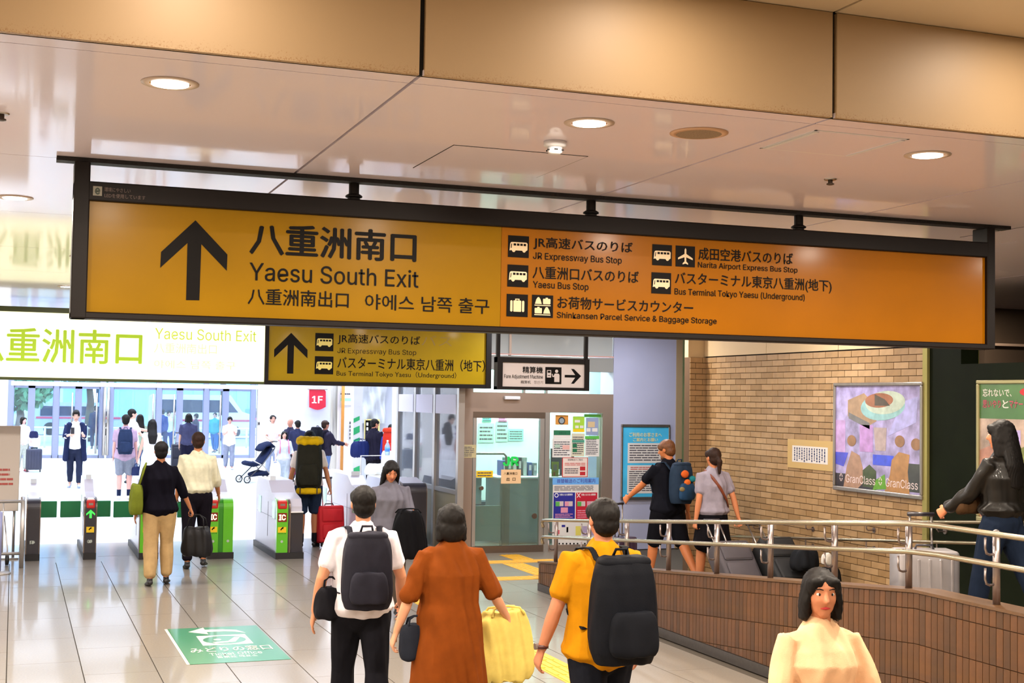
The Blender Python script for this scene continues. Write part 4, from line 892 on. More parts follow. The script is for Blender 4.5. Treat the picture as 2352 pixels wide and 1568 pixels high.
# ---------------------------------------------------------------- posters on the side wall (read looking +x)
pw = Plane((WX - .03, 0, 0), (0, -1, 0), (0, 0, 1))
a = pw.uv(1921, 888); c = pw.uv(2115, 1134)
U0, V1 = a; U1, V0 = c[0], 1.33; V1 = 2.40
t = thing('poster', 'framed station hall poster with rings and seated figures on the beige brick wall', 'poster', (WX, -(U0 + U1) / 2, V0))
def pr(b, fu0, fv0, fu1, fv1, l=.001): return pw.rect(b, U0 + (U1 - U0) * fu0, V0 + (V1 - V0) * fv0, U0 + (U1 - U0) * fu1, V0 + (V1 - V0) * fv1, l, l + .0006)
def pp_(pts, l, mat, nm='print_shape'):
    b = B(); pw.sheet(b, [(U0 + (U1 - U0) * x, V0 + (V1 - V0) * y) for x, y in pts], l, l + .0005); return b.build(nm, mat, t)
def ell_pts(cx, cy, rx, ry_, rot=0, n=28): return [(cx + rx * math.cos(a) * math.cos(rot) - ry_ * math.sin(a) * math.sin(rot), cy + rx * math.cos(a) * math.sin(rot) + ry_ * math.sin(a) * math.cos(rot)) for a in [2 * math.pi * i / n for i in range(n)]]
b = B(); pr(b, 0, 0, 1, 1, 0); b.build('sheet', M('poster_lilac', 'A098C8', .3, coat=.6, coatr=.05, noise=(7, .45)), t)
c_ = lambda n, h: M('p_' + n, h, .35, coat=.5, coatr=.06, noise=(12, .2))
pp_([(.15, .86), (.15, .70), (.42, .62), (.5, .66), (.5, .8), (.35, .93)], .0012, c_('sand', 'A08468'))
pp_([(.16, .74), (.16, .68), (.42, .58), (.42, .64)], .0016, c_('grey', '6A6A6C'))
pp_(ell_pts(.57, .80, .26, .13, .1), .0018, c_('aqua', '8CBCC0')); pp_(ell_pts(.60, .84, .23, .11, .1), .0022, c_('cream', 'B8C8B8')); pp_(ell_pts(.53, .86, .165, .07, .05), .0026, c_('rust', '9A6448'))
pp_([(.48, .92), (.48, .81), (.66, .81), (.6, .87)], .003, c_('brown', '4E443A'))
pp_([(.63, .52), (.95, .66), (.97, .9), (.8, .85), (.72, .7)], .0016, c_('pale', 'A8A8E0')); pp_([(.3, .36), (.3, .62), (.46, .62), (.46, .36)], .0016, c_('mauve', 'B088C8')); pp_([(.0, .3), (0, .66), (.12, .66), (.12, .3)], .0016, c_('mauve2', 'B898D0'))
pp_([(.49, .38), (.47, .60), (.62, .60), (.61, .38)], .002, c_('post_sand', 'A89898'))
for (cx, cy) in ((.2, .40), (.77, .42), (.95, .40)): pp_(ell_pts(cx, cy + .06, .055, .055), .0026, c_('head', '8E6848'), 'figure')
pp_([(.1, .0), (.14, .2), (.2, .36), (.3, .32), (.34, .2), (.34, .05), (.28, 0)], .0022, c_('coat', 'A07E68'), 'figure')
pp_([(.6, .0), (.66, .16), (.68, .3), (.76, .38), (.88, .36), (.86, .2), (.88, 0)], .0022, c_('coat2', 'A87C4C'), 'figure')
pp_([(.0, .22), (.0, .34), (.16, .34), (.1, .2)], .002, c_('blue', '4048C8')); pp_([(.46, .24), (.46, .34), (.7, .34), (.7, .24)], .002, c_('blue2', '3850D8')); pp_([(.84, .02), (.84, .28), (1, .28), (1, .02)], .002, c_('dark', '3A3E3C')); pp_([(.0, .0), (.0, .13), (.5, .13), (.5, .0)], .0014, c_('dark2', '2A2630'))
pp_([(.34, .02), (.34, .18), (.42, .24), (.5, .18), (.5, .02)], .0024, c_('leafd', '3A4A28')); pp_([(.46, .0), (.5, .1), (.6, .16), (.62, .02)], .0026, c_('leaf', '5E9C28'))
m_gc = M('print_silver', 'D8C8C8', .4, emit=.05)
for fu in (.02, .5):
    cx = U0 + (U1 - U0) * (fu + .05); cy = V0 + (V1 - V0) * .09; b = B()
    for k in range(6):
        a0 = math.pi / 3 * k + .12; a1 = math.pi / 3 * (k + 1) - .12; rr = .04
        pw.sheet(b, [(cx + rr * .75 * math.cos(a0), cy + rr * 1.1 * math.sin(a0)), (cx + rr * .75 * math.cos(a1), cy + rr * 1.1 * math.sin(a1)), (cx + rr * .3 * math.cos((a0 + a1) / 2), cy + rr * .5 * math.sin((a0 + a1) / 2))], .0032, .0038)
    b.build('logo', m_gc, t)
    pw.text('GranClass', (U0 + (U1 - U0) * (fu + .11), V0 + (V1 - V0) * .045, U0 + (U1 - U0) * (fu + .47), V0 + (V1 - V0) * .125), m_gc, t, lay=.0034)
def frame_yz(U0, U1, V0, V1, t, w=.035, mat=None):
    for (a0, b0, a1, b1) in ((U0 - w, V0 - w * 1.3, U1 + w, V0), (U0 - w, V1, U1 + w, V1 + w), (U0 - w, V0, U0, V1), (U1, V0, U1 + w, V1)):
        b = B().bbox(WX - .05, WX - .002, -a1, -a0, b0, b1, .008, 2); b.build('frame', mat or m_steel, t)
frame_yz(U0, U1, V0, V1, t)
# second poster on the green wall
a = pw.uv(2251, 885); U0, V1 = a[0], 2.41; V0 = 1.2; U1 = U0 + 1.0
t = thing('poster', 'framed poster with green heading on the dark green wall behind the long haired woman', 'poster', (WX, -(U0 + U1) / 2, V0))
b = B(); pr(b, 0, 0, 1, 1, 0); b.build('sheet', M('poster_beige', 'A89488', .3, coat=.6, coatr=.05, noise=(7, .4)), t)
b = B(); pr(b, 0, .74, 1, 1, .001); b.build('green_heading', M('head_forest', '3E6A38', .35, coat=.5, noise=(5, .15)), t)
def ptx(s, fu0, fv0, fu1, fv1, mat, bold=.02): pw.text(s, (U0 + (U1 - U0) * fu0, V0 + (V1 - V0) * fv0, U0 + (U1 - U0) * fu1, V0 + (V1 - V0) * fv1), mat, t, lay=.003, bold=bold)
ptx('忘れないで、', .04, .905, .42, .965, M('print_pale', 'D0D0C8', .5)); ptx('思いやり', .04, .82, .28, .88, M('print_pinkred', 'B04860', .5)); ptx('と', .30, .82, .38, .88, M('print_pale', 'D0D0C8')); ptx('マナー', .39, .82, .56, .88, M('print_pinkred', 'B04860'))
pp_(ell_pts(.62, .94, .1, .03), .003, M('block_red', 'B82830')); pp_([(.0, 0), (.0, .5), (.18, .55), (.2, 0)], .0016, c_('rose', 'A87868')); pp_([(.45, 0), (.42, .5), (.6, .55), (.65, 0)], .0016, c_('figure_green', '707840')); pp_([(.45, .55), (.45, .66), (.53, .66), (.53, .55)], .002, c_('lilac_card', 'B0A0D8'))
frame_yz(U0, U1, V0, V1, t, mat=M('frame_olive', 'A8A078', .3, metal=.6))
# paper strip notice on the bricks
a = pw.uv(1806, 1014); c = pw.uv(1910, 1080); U0, U1 = a[0], c[0]; V0, V1 = 1.475, 1.80
t = thing('notice', 'cream handwritten paper notice taped to the brick wall left of the hall poster', 'notice', (WX, -(U0 + U1) / 2, V0))
b = B(); pw.rect(b, U0, V0, U1, V1, -.02, -.018); b.build('backing', M('tape_cream', 'C4A66C', .5, coat=.3), t)
b = B(); pw.rect(b, U0 + .1, V0 + .07, U1 - .1, V1 - .07, -.018, -.0165); b.build('sheet', m_paper, t)
b = B(); r = random.Random(9); u = U0 + .14
while u < U1 - .14:
    v = V1 - .09
    while v > V0 + .1: w = r.uniform(.01, .03); pw.rect(b, u, v - w, u + .022, v, -.016, -.0152); v -= w + .008
    u += .05
b.build('lettering', M('ink_blueblack', '3A4468', .6), t)
# ---------------------------------------------------------------- hall details
PD = Plane((0, 41.9, 0), (1, 0, 0), (0, 0, 1)); m_1f = M('banner_red', 'D0203C', .5)
t = thing('banner', 'red hanging banner reading 1F on the white hoarding', 'banner', (PD.uv(729, 915)[0], 41.9, 1.8))
b = B(); e = [PD.uv(710, 894), PD.uv(745, 894), PD.uv(748, 899), PD.uv(748, 934)] + [PD.uv(748 - 38 * k / 8, 934 + 7 * math.sin(math.pi * k / 8)) for k in range(1, 8)] + [PD.uv(710, 935)]
PD.sheet(b, e, 0, .02); b.build('cloth', m_1f, t); PD.tpx('1F', 716, 741, 728, 909, 926, m_wht, t, lay=.022, bold=.02)
x0 = PD.uv(710, 894)[0]; x1 = PD.uv(748, 894)[0]; B().tube([(x0 - .05, 41.88, PD.uv(729, 893)[1]), (x1 + .05, 41.88, PD.uv(729, 893)[1])], .025).build('rod', m_steel, t)
Y33 = Plane((0, 32.98, 0), (1, 0, 0), (0, 0, 1))
t = thing('banner', 'narrow dark red hanging banner seen edge on beside the steel pole', 'banner', (onY(771, 920, 33).x, 32.9, 1.8)); xx = onY(771, 920, 33).x; B().tube([(xx, 32.95, 2.4), (xx, 33.02, 2.4)], .02).build('rod', m_steel, t); b = B(); pxrect(Y33, b, 768, 901, 773, 942, .04, .06); b.build('cloth', M('banner_dark', '8C3044', .5), t)
t, p = sheet_px('white hoarding notice with green band beside the pole', (782, 897, 811, 930), m_white, 32.97, grp='booth notices', rows=0); patch(p, t, (782, 914, 806, 921), M('band_green', '9CD8B8', .5)); b = B(); q0 = p.uv(782, 901); q1 = p.uv(809, 908); fuzz(b, p, q0[0], q1[1], q1[0], q0[1], 1, .0022, .004, 1); b.build('small_print', m_print, t)
t = thing('striped_post', 'white post with slanted green stripes left of the black shirted man', 'post', (onY(820, 1100, 31).x, 31, 0))
P31 = Plane((0, 31, 0), (1, 0, 0), (0, 0, 1)); a = P31.uv(812, 950); c = P31.uv(829, 1118); B().box(a[0], c[0], 31, 31.25, 0, 2.6).build('post_body', m_white, t)
for (ya, yb) in ((955, 971), (977, 999), (1004, 1019), (1069, 1093)): b = B(); P31.sheet(b, pxpoly(P31, [(812, ya + 6), (826, ya), (826, yb - 7), (812, yb)]), .003, .008); b.build('stripe', M('stripe_green', '28A868', .5), t)
t = thing('scaffold_pole', 'tall grey steel pole standing in the hall left of the white booth', 'pole', (onY(763, 1110, 32.6).x, 32.6, 0))
x = onY(763, 1110, 32.6).x; B().lathe((x, 32.6, 0), [(.09, 0), (.09, 3.9)], 20).build('tube', m_alu, t, smooth=True); B().lathe((x, 32.6, 0), [(.2, 0), (.2, .03), (.1, .04)], 20).build('base_plate', m_steel, t)
t = thing('scaffold_pole', 'thin steel pole with orange edge beside the 1F banner', 'pole', (x + .3, 32.9, 0)); B().lathe((x + .3, 32.9, 0), [(.04, 0), (.04, 3.9)], 14).build('tube', M('pole_orange', 'D89040', .5), t, smooth=True)
# white sheeting
t = thing('dust_sheet', 'white plastic dust sheet hung over the wall behind the black shirted man', 'sheet', (onY(850, 930, 34).x, 34.3, 1.5))
b = B(); P34 = Plane((0, 34.45, 0), (1, 0, 0), (0, 0, 1)); a = P34.uv(815, 880); c = P34.uv(882, 972); nx, nz = 24, 16; vs = []; r = random.Random(5)
for j in range(nz + 1):
    for i in range(nx + 1):
        u = a[0] + (c[0] - a[0]) * i / nx; v = c[1] + (a[1] + .6 - c[1]) * j / nz
        vs.append((u, 34.32 - .07 * math.sin(i * .9 + j * .5) - .05 * math.sin(i * .4 - j * .8), v))
b.add(vs, [(j * (nx + 1) + i, j * (nx + 1) + i + 1, (j + 1) * (nx + 1) + i + 1, (j + 1) * (nx + 1) + i) for j in range(nz) for i in range(nx)]); o = b.build('sheet_cloth', M('sheeting', 'C8CCD4', .4, coat=.4), t, smooth=True)
t = thing('hall_sign', 'black and yellow notice panel behind the black shirted man', 'sign', (onY(850, 980, 34.3).x, 34.3, 1.2)); P = Plane((0, 34.25, 0), (1, 0, 0), (0, 0, 1))
b = B(); pxrect(P, b, 837, 962, 871, 1010, 0, .02); b.build('yellow_border', M('border_cream', 'D8C880', .5), t); b = B(); pxrect(P, b, 839, 965, 867, 1008, .021, .03); b.build('black_panel', m_ink, t)
for k in range(3): b = B(); pxrect(P, b, 841, 970 + k * 11, 845, 977 + k * 11, .031, .035); b.build('print_block', m_wht, t)
t, p = sheet_px('vertical strip notice with black squares on the white booth edge', (802, 966, 808, 1012), m_white, 32.96, grp='booth notices')
for k in range(5): patch(p, t, (802.5, 968 + k * 8.6, 807.5, 974 + k * 8.6), m_print, l=.003)
# hanging sheet partition in front of hoarding, switch plate
t = thing('wall_switch', 'small grey switch plate on the white wall right of the doors', 'switch', (onY(594, 972, 42).x, 41.95, 1.2)); P = Plane((0, 41.98, 0), (1, 0, 0), (0, 0, 1)); b = B(); pxrect(P, b, 591, 968, 597, 977, 0, .03); b.build('plate', m_alu, t); b = B(); pxrect(P, b, 593, 970, 595.5, 975, .03, .05); b.build('rocker', m_gdark, t)
# ---------------------------------------------------------------- street scene
m_leaf = M('leaf_street', '5E9A70', .6, noise=(3, .3)); m_bark = M('bark', '5A4A40', .8)
def tree(x, y, h, r, lab, seed):
    rr = random.Random(seed); t = thing('street_tree', lab, 'tree', (x, y, 0), group='street trees')
    B().tube([(x, y, 0), (x + .1, y, h * .35), (x - .1, y, h * .7)], [.22, .16, .09], 8).build('trunk', m_bark, t, smooth=True)
    b = B()
    for k in range(900):
        a = rr.uniform(0, 6.28); e = rr.uniform(-1, 1); q = rr.random() ** .4 * r
        cx, cy, cz = x + q * math.cos(a) * math.sqrt(1 - e * e), y + q * math.sin(a) * math.sqrt(1 - e * e), h * .75 + q * e * .75
        s = .22; d = Vector((rr.uniform(-1, 1), rr.uniform(-1, 1), rr.uniform(-1, 1))).normalized() * s; w = d.orthogonal().normalized() * s * .6
        p = Vector((cx, cy, cz)); b.add([p - d, p + w, p + d, p - w], [(0, 1, 2, 3)])
    b.build('crown', m_leaf, t, kind='stuff')
tree(3.2, 64, 5.2, 2.0, 'leafy street tree behind the left glass doors', 1); tree(9.5, 66, 6.5, 2.4, 'leafy street tree behind the middle glass doors', 2); tree(.2, 62, 3.4, 1.6, 'low green bush-like tree at the far left outside', 3)
def building(x0, x1, y, h, hx, lab, nx, nz, win='A0CCEC'):
    t = thing('building', lab, 'building', ((x0 + x1) / 2, y, 0), group='buildings over the street')
    B().box(x0, x1, y, y + 8, 0, h).build('wall', M('facade_' + hx, hx, .7), t)
    ww = (x1 - x0) / nx; hh = h / nz
    for i in range(nx):
        for j in range(nz):
            f = B().box(x0 + i * ww + ww * .12, x0 + (i + 1) * ww - ww * .12, y - .06, y + .02, j * hh + hh * .22, (j + 1) * hh - hh * .12).build('window', M('window_' + win, win, .15, coat=.6), t)
building(-14, 5, 96, 14, 'C8D4E0', 'pale blue grey office building across the street, left one', 9, 4)
building(5.5, 17, 92, 15, '9CC0DC', 'glassy blue building across the street in the middle', 12, 5, '8CC8EC'); building(18, 40, 98, 13, 'D8DCE4', 'white building across the street, right one', 10, 4)
def van(x, y, hx, lab, L=5.0, h=2.2):
    t = thing('van', lab, 'vehicle', (x, y, 0), group='vehicles on the street')
    m = M('van_' + hx, hx, .25, coat=.8)
    B().prism([(x - L / 2, .4), (x - L / 2, h * .95), (x - L / 2 + .15, h), (x + L * .28, h), (x + L * .40, h * .62), (x + L / 2, h * .55), (x + L / 2, .4)], y - .9, y + .9, 1).build('body', m, t)
    B().prism([(x - L / 2 + .3, h * .58), (x - L / 2 + .3, h * .88), (x + L * .26, h * .88), (x + L * .36, h * .60)], y - .92, y - .9, 1).build('side_window', M('van_glass', '26324C', .1, coat=.5), t)
    for s in (-.32, .32): B().lathe((x + s * L, y - .85, .33), [(.2, -.1), (.33, -.08), (.33, .08), (.2, .1)], 20, 1).build('wheel', m_gbase, t)
    B().box(x - L / 2 + .1, x + L / 2 - .1, y - .93, y - .9, .85, .95).build('stripe', M('van_stripe', 'C04060', .4), t)
van(9.0, 70, 'E0E4F4', 'white van with dark windows parked outside the middle doors'); van(3.2, 74, 'A8B4D0', 'silver blue van parked behind the left doors', 4.4, 1.7); van(14.5, 76, '5A6078', 'dark grey car driving past the right doors', 4.2, 1.5)
t = thing('guard_rail', 'white street guard rail on the pavement outside the doors', 'guard rail', (6, 56.5, 0))
for k in range(12): B().tube([(-2 + k * 1.6, 56.5, 0), (-2 + k * 1.6, 56.5, .85)], .04, 8).build('post', m_white, t, smooth=True)
for z in (.45, .8): B().tube([(-2, 56.5, z), (15.6, 56.5, z)], .035, 8).build('rail', m_white, t, smooth=True)
# ================================================================ PEOPLE
def remesh(b, name, voxel, smooth=3, fold=0., seed=0, strand=0., fl=(1, 1, .35)):
    """weld overlapping closed shapes into one continuous skin"""
    me = bpy.data.meshes.new('tmp'); me.from_pydata(b.v, [], b.f); o = bpy.data.objects.new('tmp', me); COL.objects.link(o)
    m = o.modifiers.new('r', 'REMESH'); m.mode = 'VOXEL'; m.voxel_size = voxel; m.use_smooth_shade = True
    if smooth: q = o.modifiers.new('s', 'SMOOTH'); q.factor = .5; q.iterations = smooth
    dg = bpy.context.evaluated_depsgraph_get(); r = bpy.data.meshes.new_from_object(o.evaluated_get(dg)); bpy.data.objects.remove(o); bpy.data.meshes.remove(me)
    r.name = name; n = len(r.vertices)
    if fold or strand:
        a = np.empty(n * 3, 'f'); r.vertices.foreach_get('co', a); a = a.reshape(-1, 3); nn = np.empty(n * 3, 'f'); r.vertices.foreach_get('normal', nn); nn = nn.reshape(-1, 3)
        x, y, z = a[:, 0] * fl[0] + seed, a[:, 1] * fl[1] + seed * 1.7, a[:, 2] * fl[2]
        if fold:
            w = .8 * np.sin(9 * z + 5 * x + seed); d = np.sin(38 * (x + .07 * w) + 12 * z + 3 * np.sin(11 * y)) * .5 + np.sin(33 * (y + .06 * w) - 17 * z + 2.2 * np.sin(14 * x + seed)) * .5 + .6 * np.sin(70 * x + 60 * y + 25 * z + 3 * w)
            a = a + nn * (d * fold)[:, None]
        if strand:
            ang = np.arctan2(a[:, 0], -a[:, 1]); d = np.sin(46 * ang + 6 * np.sin(18 * a[:, 2] + seed)) + .6 * np.sin(97 * ang + 4 * np.sin(31 * a[:, 2]))
            a = a + nn * (d * strand)[:, None]
        r.vertices.foreach_set('co', a.astype('f').ravel()); r.update()
    return r
def fabric(hx, rough=.85, nz=.10): return M('fabric_' + hx, hx, rough, noise=(14, nz), bump=(260, .15), spec=.08)
def skinm(hx): return M('skin_' + hx, hx, .5, noise=(10, .05), spec=.4)
m_hair = {'black': M('hair_black', '0D0908', .6, spec=.25, noise=(30, .3)), 'brown': M('hair_brown', '2E1A10', .6, spec=.25, noise=(30, .3)), 'ginger': M('hair_ginger', '6E4220', .5, noise=(30, .3))}
m_eyew = M('eye_white', 'E8E4E0', .3); m_iris = M('iris', '1E1410', .2); m_lip = M('lips', 'A84848', .4); m_lipr = M('lips_red', 'B82C30', .35)
def person(label, x, y, z, h, face, top, bottom, shoes='1A1818', hair=('short', 'black'), skin='C8946C', fem=False, legs=((4, 4), (-4, 6)), arms=((2, 8, 14, 4), (2, 8, 14, 4)),
           head=(0, 0), lv=.012, look=False, build=1., grip=(0, 0), group=None, kids=None, lips=m_lip, name='person', socks=None, lean=0.):
    """top = (kind, hex, hem_z, loose, sleeve 0..2)  bottom = (kind, hex, loose, end_z);  one welded body, clothes and hair as children"""
    s = h / 1.7
    def V(*a): return Vector(a)
    sh = .152 if fem else .168; sh *= build
    hipw = .088
    J = {}
    for i, sd in enumerate((-1, 1)):
        a, bnd = (math.radians(q) for q in legs[i]); hip = V(sd * hipw, 0, .90); kn = hip + .42 * V(sd * .02, math.sin(a), -math.cos(a)); an = kn + .40 * V(0, math.sin(a - bnd), -math.cos(a - bnd))
        pit = min(0, (a - bnd) * .9); J[('hip', sd)] = hip; J[('kn', sd)] = kn; J[('an', sd)] = an; J[('fd', sd)] = V(sd * .12, math.cos(pit), math.sin(pit) * .9).normalized()
        f, o_, e, w = (math.radians(q) for q in arms[i]); S_ = V(sd * sh, 0, 1.372)
        d1 = V(sd * math.sin(o_), math.sin(f), -math.cos(f)).normalized(); d2 = V(sd * math.sin(o_ - w), math.sin(f + e), -math.cos(f + e)).normalized()
        J[('sh', sd)] = S_; J[('el', sd)] = S_ + d1 * .275; J[('wr', sd)] = J[('el', sd)] + d2 * .245; J[('hd', sd)] = d2
    low = min(min(J[('an', sd)].z - .075, (J[('an', sd)] + J[('fd', sd)] * .17).z - .065) for sd in (-1, 1))
    off = V(0, 0, -low)
    ln = math.radians(lean)
    def X(p, torso=False):
        p = Vector(p)
        if torso and ln: p = V(p.x, p.y + max(0, p.z - .95) * math.sin(ln), p.z - max(0, p.z - .95) * (1 - math.cos(ln)))
        return (p + off) * s
    for k in list(J):
        if k[0] in ('sh', 'el', 'wr'): J[k] = X(J[k], True)
        elif k[0] not in ('fd', 'hd'): J[k] = X(J[k])
    bw = build
    def torso(b, zs, add=0., flare=0., z0=None):
        prof = [(.80, .0, .10, .08), (.86, .0, .158, .105), (.93, -.005, .168 if fem else .16, .115), (1.0, 0, .152 if fem else .155, .105), (1.08, 0, .132 if fem else .15, .097), (1.18, .005, .14 if fem else .158, .105),
                (1.27, .01, .155 if fem else .172, .12 if fem else .115), (1.33, .0, .158 if fem else .176, .105), (1.375, -.005, .142 if fem else .155, .086), (1.41, -.008, .105, .072), (1.435, -.008, .078, .064), (1.455, -.008, .060, .056)]
        P = [p for p in prof if zs[0] - .001 <= p[0] <= zs[1] + .001]
        if z0 is not None:
            q = prof[0] if z0 < .8 else min(prof, key=lambda p: abs(p[0] - z0)); wq = max(q[2], .165 if fem else .16) + flare
            P = [(z0, 0, wq, max(q[3], .115) + flare)] + [p for p in P if p[0] > (z0 + .03 if z0 > .75 else .99)]
        pts = [X((0, p[1], p[0]), True) for p in P]
        b.loft(pts, [((p[2] * bw + add * min(1, max(.45, (1.46 - p[0]) * 5)) + (flare * max(0, (1.1 - p[0]) / .4) if k else 0)) * s, (p[3] * bw + add * min(1, max(.45, (1.46 - p[0]) * 5)) + (flare * max(0, (1.1 - p[0]) / .4) if k else 0)) * s) for k, p in enumerate(P)], 20)
    def arm(b, sd, add=0., upto=2.0, r0=.046):
        A, E_, W_ = J[('sh', sd)], J[('el', sd)], J[('wr', sd)]; pts = []; rr = []
        R_ = [(-.12, .042), (0, r0), (.35, .044), (.7, .040), (1.0, .036), (1.3, .037), (1.65, .031), (2.0, .024)]
        for t_, r in R_:
            if t_ > upto: break
            c = J[('sh', -sd)] - A
            p = A + c.normalized() * .05 * s if t_ < 0 else (A.lerp(E_, t_) if t_ <= 1 else E_.lerp(W_, t_ - 1)); pts.append(p); rr.append((r * (.9 if fem else 1) * bw + add) * s)
        if pts and upto not in [q[0] for q in R_]:
            p = A.lerp(E_, upto) if upto <= 1 else E_.lerp(W_, upto - 1); pts.append(p); rr.append((.038 * (.9 if fem else 1) + add) * s)
        b.loft(pts, rr, 12)
    def leg(b, sd, add=0., endz=0., flare=0.):
        H_, K_, A_ = J[('hip', sd)], J[('kn', sd)], J[('an', sd)]; pts = []; rr = []
        for t_, r in [(-.08, .082), (.1, .088), (.5, .072), (.9, .056), (1.0, .054), (1.3, .055), (1.6, .045), (1.9, .036), (2.0, .036)]:
            p = H_.lerp(K_, t_) if t_ <= 1 else K_.lerp(A_, t_ - 1)
            if t_ > endz + 1e-3: break
            pts.append(p); rr.append((r * bw + add + flare * max(0, t_ - .3) * .5) * s)
        b.loft(pts, rr, 14)
    # --- body
    b = B(); torso(b, (.8, 1.46))
    hy, hp = math.radians(head[0]), math.radians(head[1]); nk = X((0, -.005, 1.49), True)
    Rh = Matrix.Rotation(hy, 3, 'Z') @ Matrix.Rotation(-hp, 3, 'X')
    def H(p): return nk + Rh @ (Vector(p) * s)
    b.loft([X((0, -.01, 1.42), True), H((0, -.005, .0)), H((0, .0, .06))], [(.055 * s, .058 * s), (.05 * s, .052 * s), (.05 * s, .055 * s)], 14)
    def hell(b, c, r, nu=16, nv=12):
        q = B(); q.ell((0, 0, 0), r, nu, nv); b.add([H((v[0] + c[0], v[1] + c[1], v[2] + c[2])) for v in q.v], q.f)
    hell(b, (0, .002, .125), (.073, .092, .088)); hell(b, (0, .028, .065), (.056, .062, .062)); hell(b, (0, .052, .025), (.030, .034, .026)); hell(b, (0, .03, .09), (.064, .07, .06))
    b.loft([H((0, .088, .125)), H((0, .103, .095)), H((0, .110, .082))], [.008 * s, .011 * s, .013 * s], 8); hell(b, (0, .094, .078), (.017, .010, .009), 8, 6)
    hell(b, (0, .076, .14), (.05, .018, .012), 10, 6)
    for sd in (-1, 1): hell(b, (sd * .074, -.004, .098), (.010, .020, .032), 8, 8)
    for sd in (-1, 1):
        arm(b, sd); leg(b, sd, endz=2.0)
        W_, d = J[('wr', sd)], J[('hd', sd)]; inw = V(-sd, 0, 0); nrm = (inw - d * inw.dot(d)).normalized(); fw = V(0, 1, .2); wv = (fw - d * fw.dot(d) - nrm * fw.dot(nrm)).normalized()
        b.loft([W_ - d * .01 * s, W_ + d * .03 * s, W_ + d * .075 * s, W_ + d * .092 * s], [(.022 * s, .019 * s), (.034 * s, .016 * s), (.041 * s, .015 * s), (.038 * s, .013 * s)], 12, wv)
        g_ = grip[0 if sd < 0 else 1]; c0 = math.radians(14 + 46 * g_); cs = math.radians(14 + 44 * g_); kx = 1.0 if lv < .009 else 1.12
        for i in range(4):
            L_ = (.068, .077, .072, .058)[i]; p = W_ + d * .088 * s + wv * ((1.5 - i) * .0215 * s * kx); an_ = c0; pts = [p - d * .02 * s, p]
            for fr in (.45, .3, .25): dd = d * math.cos(an_) + nrm * math.sin(an_) + wv * (1.5 - i) * .06; p = p + dd.normalized() * L_ * fr * s; pts.append(p); an_ += cs
            b.loft(pts, [.0095 * s, .0095 * s, .0088 * s, .0082 * s, .007 * s], 8)
        p = W_ + d * .02 * s + wv * .022 * s; td = (d * .62 + wv * .68 + nrm * .38).normalized(); td2 = (d * .85 + wv * .25 + nrm * (.3 + .6 * g_)).normalized()
        b.loft([p, p + td * .038 * s, p + td * .038 * s + td2 * .03 * s, p + td * .038 * s + td2 * .055 * s], [.013 * s, .0115 * s, .010 * s, .0085 * s], 8)
        A_, fd = J[('an', sd)], J[('fd', sd)]
        b.loft([A_ + V(0, -.02, -.03) * s, A_ + fd * .06 * s + V(0, 0, -.045) * s, A_ + fd * .14 * s + V(0, 0, -.06) * s], [.032 * s, .032 * s, .022 * s], 10)
    body = link(name, remesh(b, name, lv, 2), None); body.data.materials.append(skinm(skin)); body.location = (x, y, z); body.rotation_euler[2] = math.radians(face)
    tag(body, label, 'person', group); clv = max(lv * 1.25, .008)
    def kid(nm, b, mat, **kw):
        o = link(nm, remesh(b, nm, kw.get('v', clv), kw.get('sm', 2), kw.get('fold', 0), len(label) * .37, kw.get('strand', 0)), body); o.data.materials.append(mat); return o
    # --- clothes
    bk, bc, bl, be = bottom; b = B()
    if bk in ('trousers', 'shorts'):
        torso(b, (.8, 1.0), .014 + bl * .3); 
        for sd in (-1, 1): leg(b, sd, .011 + bl * .75, 1.96 if bk == 'trousers' else be, bl * .5)
        kid(bk, b, fabric(bc), fold=.0035 + bl * .1)
    elif bk == 'skirt':
        rr = [(1.0, .15, .11), (.92, .18, .13), (.8, .20, .15), (.65, .22, .17), (be, .24 + bl, .19 + bl)]
        b.loft([X((0, 0, q[0])) for q in rr], [((q[1] + .012) * s, (q[2] + .012) * s) for q in rr], 20); kid('skirt', b, fabric(bc), fold=.008)
    tk, tc, hem, lo, sl = top; b = B(); torso(b, (.8, 1.46), .013 + lo, lo * .9 if hem < .95 else lo * .3, hem)
    for sd in (-1, 1): arm(b, sd, .009 + lo * .55, {0: .12, 1: .72, 1.2: 1.0, 1.5: 1.3, 2: 1.93}[sl], .047)
    tm = fabric(tc) if tk != 'leather' else M('leather_' + tc, tc, .42, coat=.08, spec=.3, noise=(20, .1))
    sh_ = kid('blouse' if fem and tk == 'blouse' else ('jacket' if tk in ('leather', 'jacket') else ('shirt' if tk != 'dress' else 'dress')), b, tm, fold=.0045 + lo * .12)
    if tk == 'collar':
        b = B(); ring = [H((.058 * math.cos(a), .058 * math.sin(a) - .004, -.028 + .01 * math.cos(a - 1.57))) for a in [i * math.pi / 10 for i in range(21)]]
        b.tube(ring, .011 * s, 8); link('collar', b.mesh('collar', tm, True), body)
    # --- shoes
    for sd in (-1, 1):
        A_, fd = J[('an', sd)], J[('fd', sd)]; b = B(); up = fd.cross(V(1, 0, 0)).normalized(); up = up if up.z > 0 else -up
        q = A_ - up * .048 * s
        b.loft([q - fd * .055 * s, q, q + fd * .07 * s - up * .004 * s, q + fd * .14 * s - up * .008 * s, q + fd * .185 * s - up * .012 * s], [(.032 * s, .03 * s), (.038 * s, .034 * s), (.043 * s, .028 * s), (.044 * s, .021 * s), (.032 * s, .015 * s)], 14)
        b.loft([q, A_ + up * .02 * s], [.036 * s, .034 * s], 12)
        kid('shoe', b, M('shoe_' + shoes, shoes, .4), v=max(lv, .008))
        if socks: b = B(); b.loft([A_, A_ + (J[('kn', sd)] - A_) * .3], [.042 * s, .044 * s], 12); kid('sock', b, fabric(socks), v=.01)
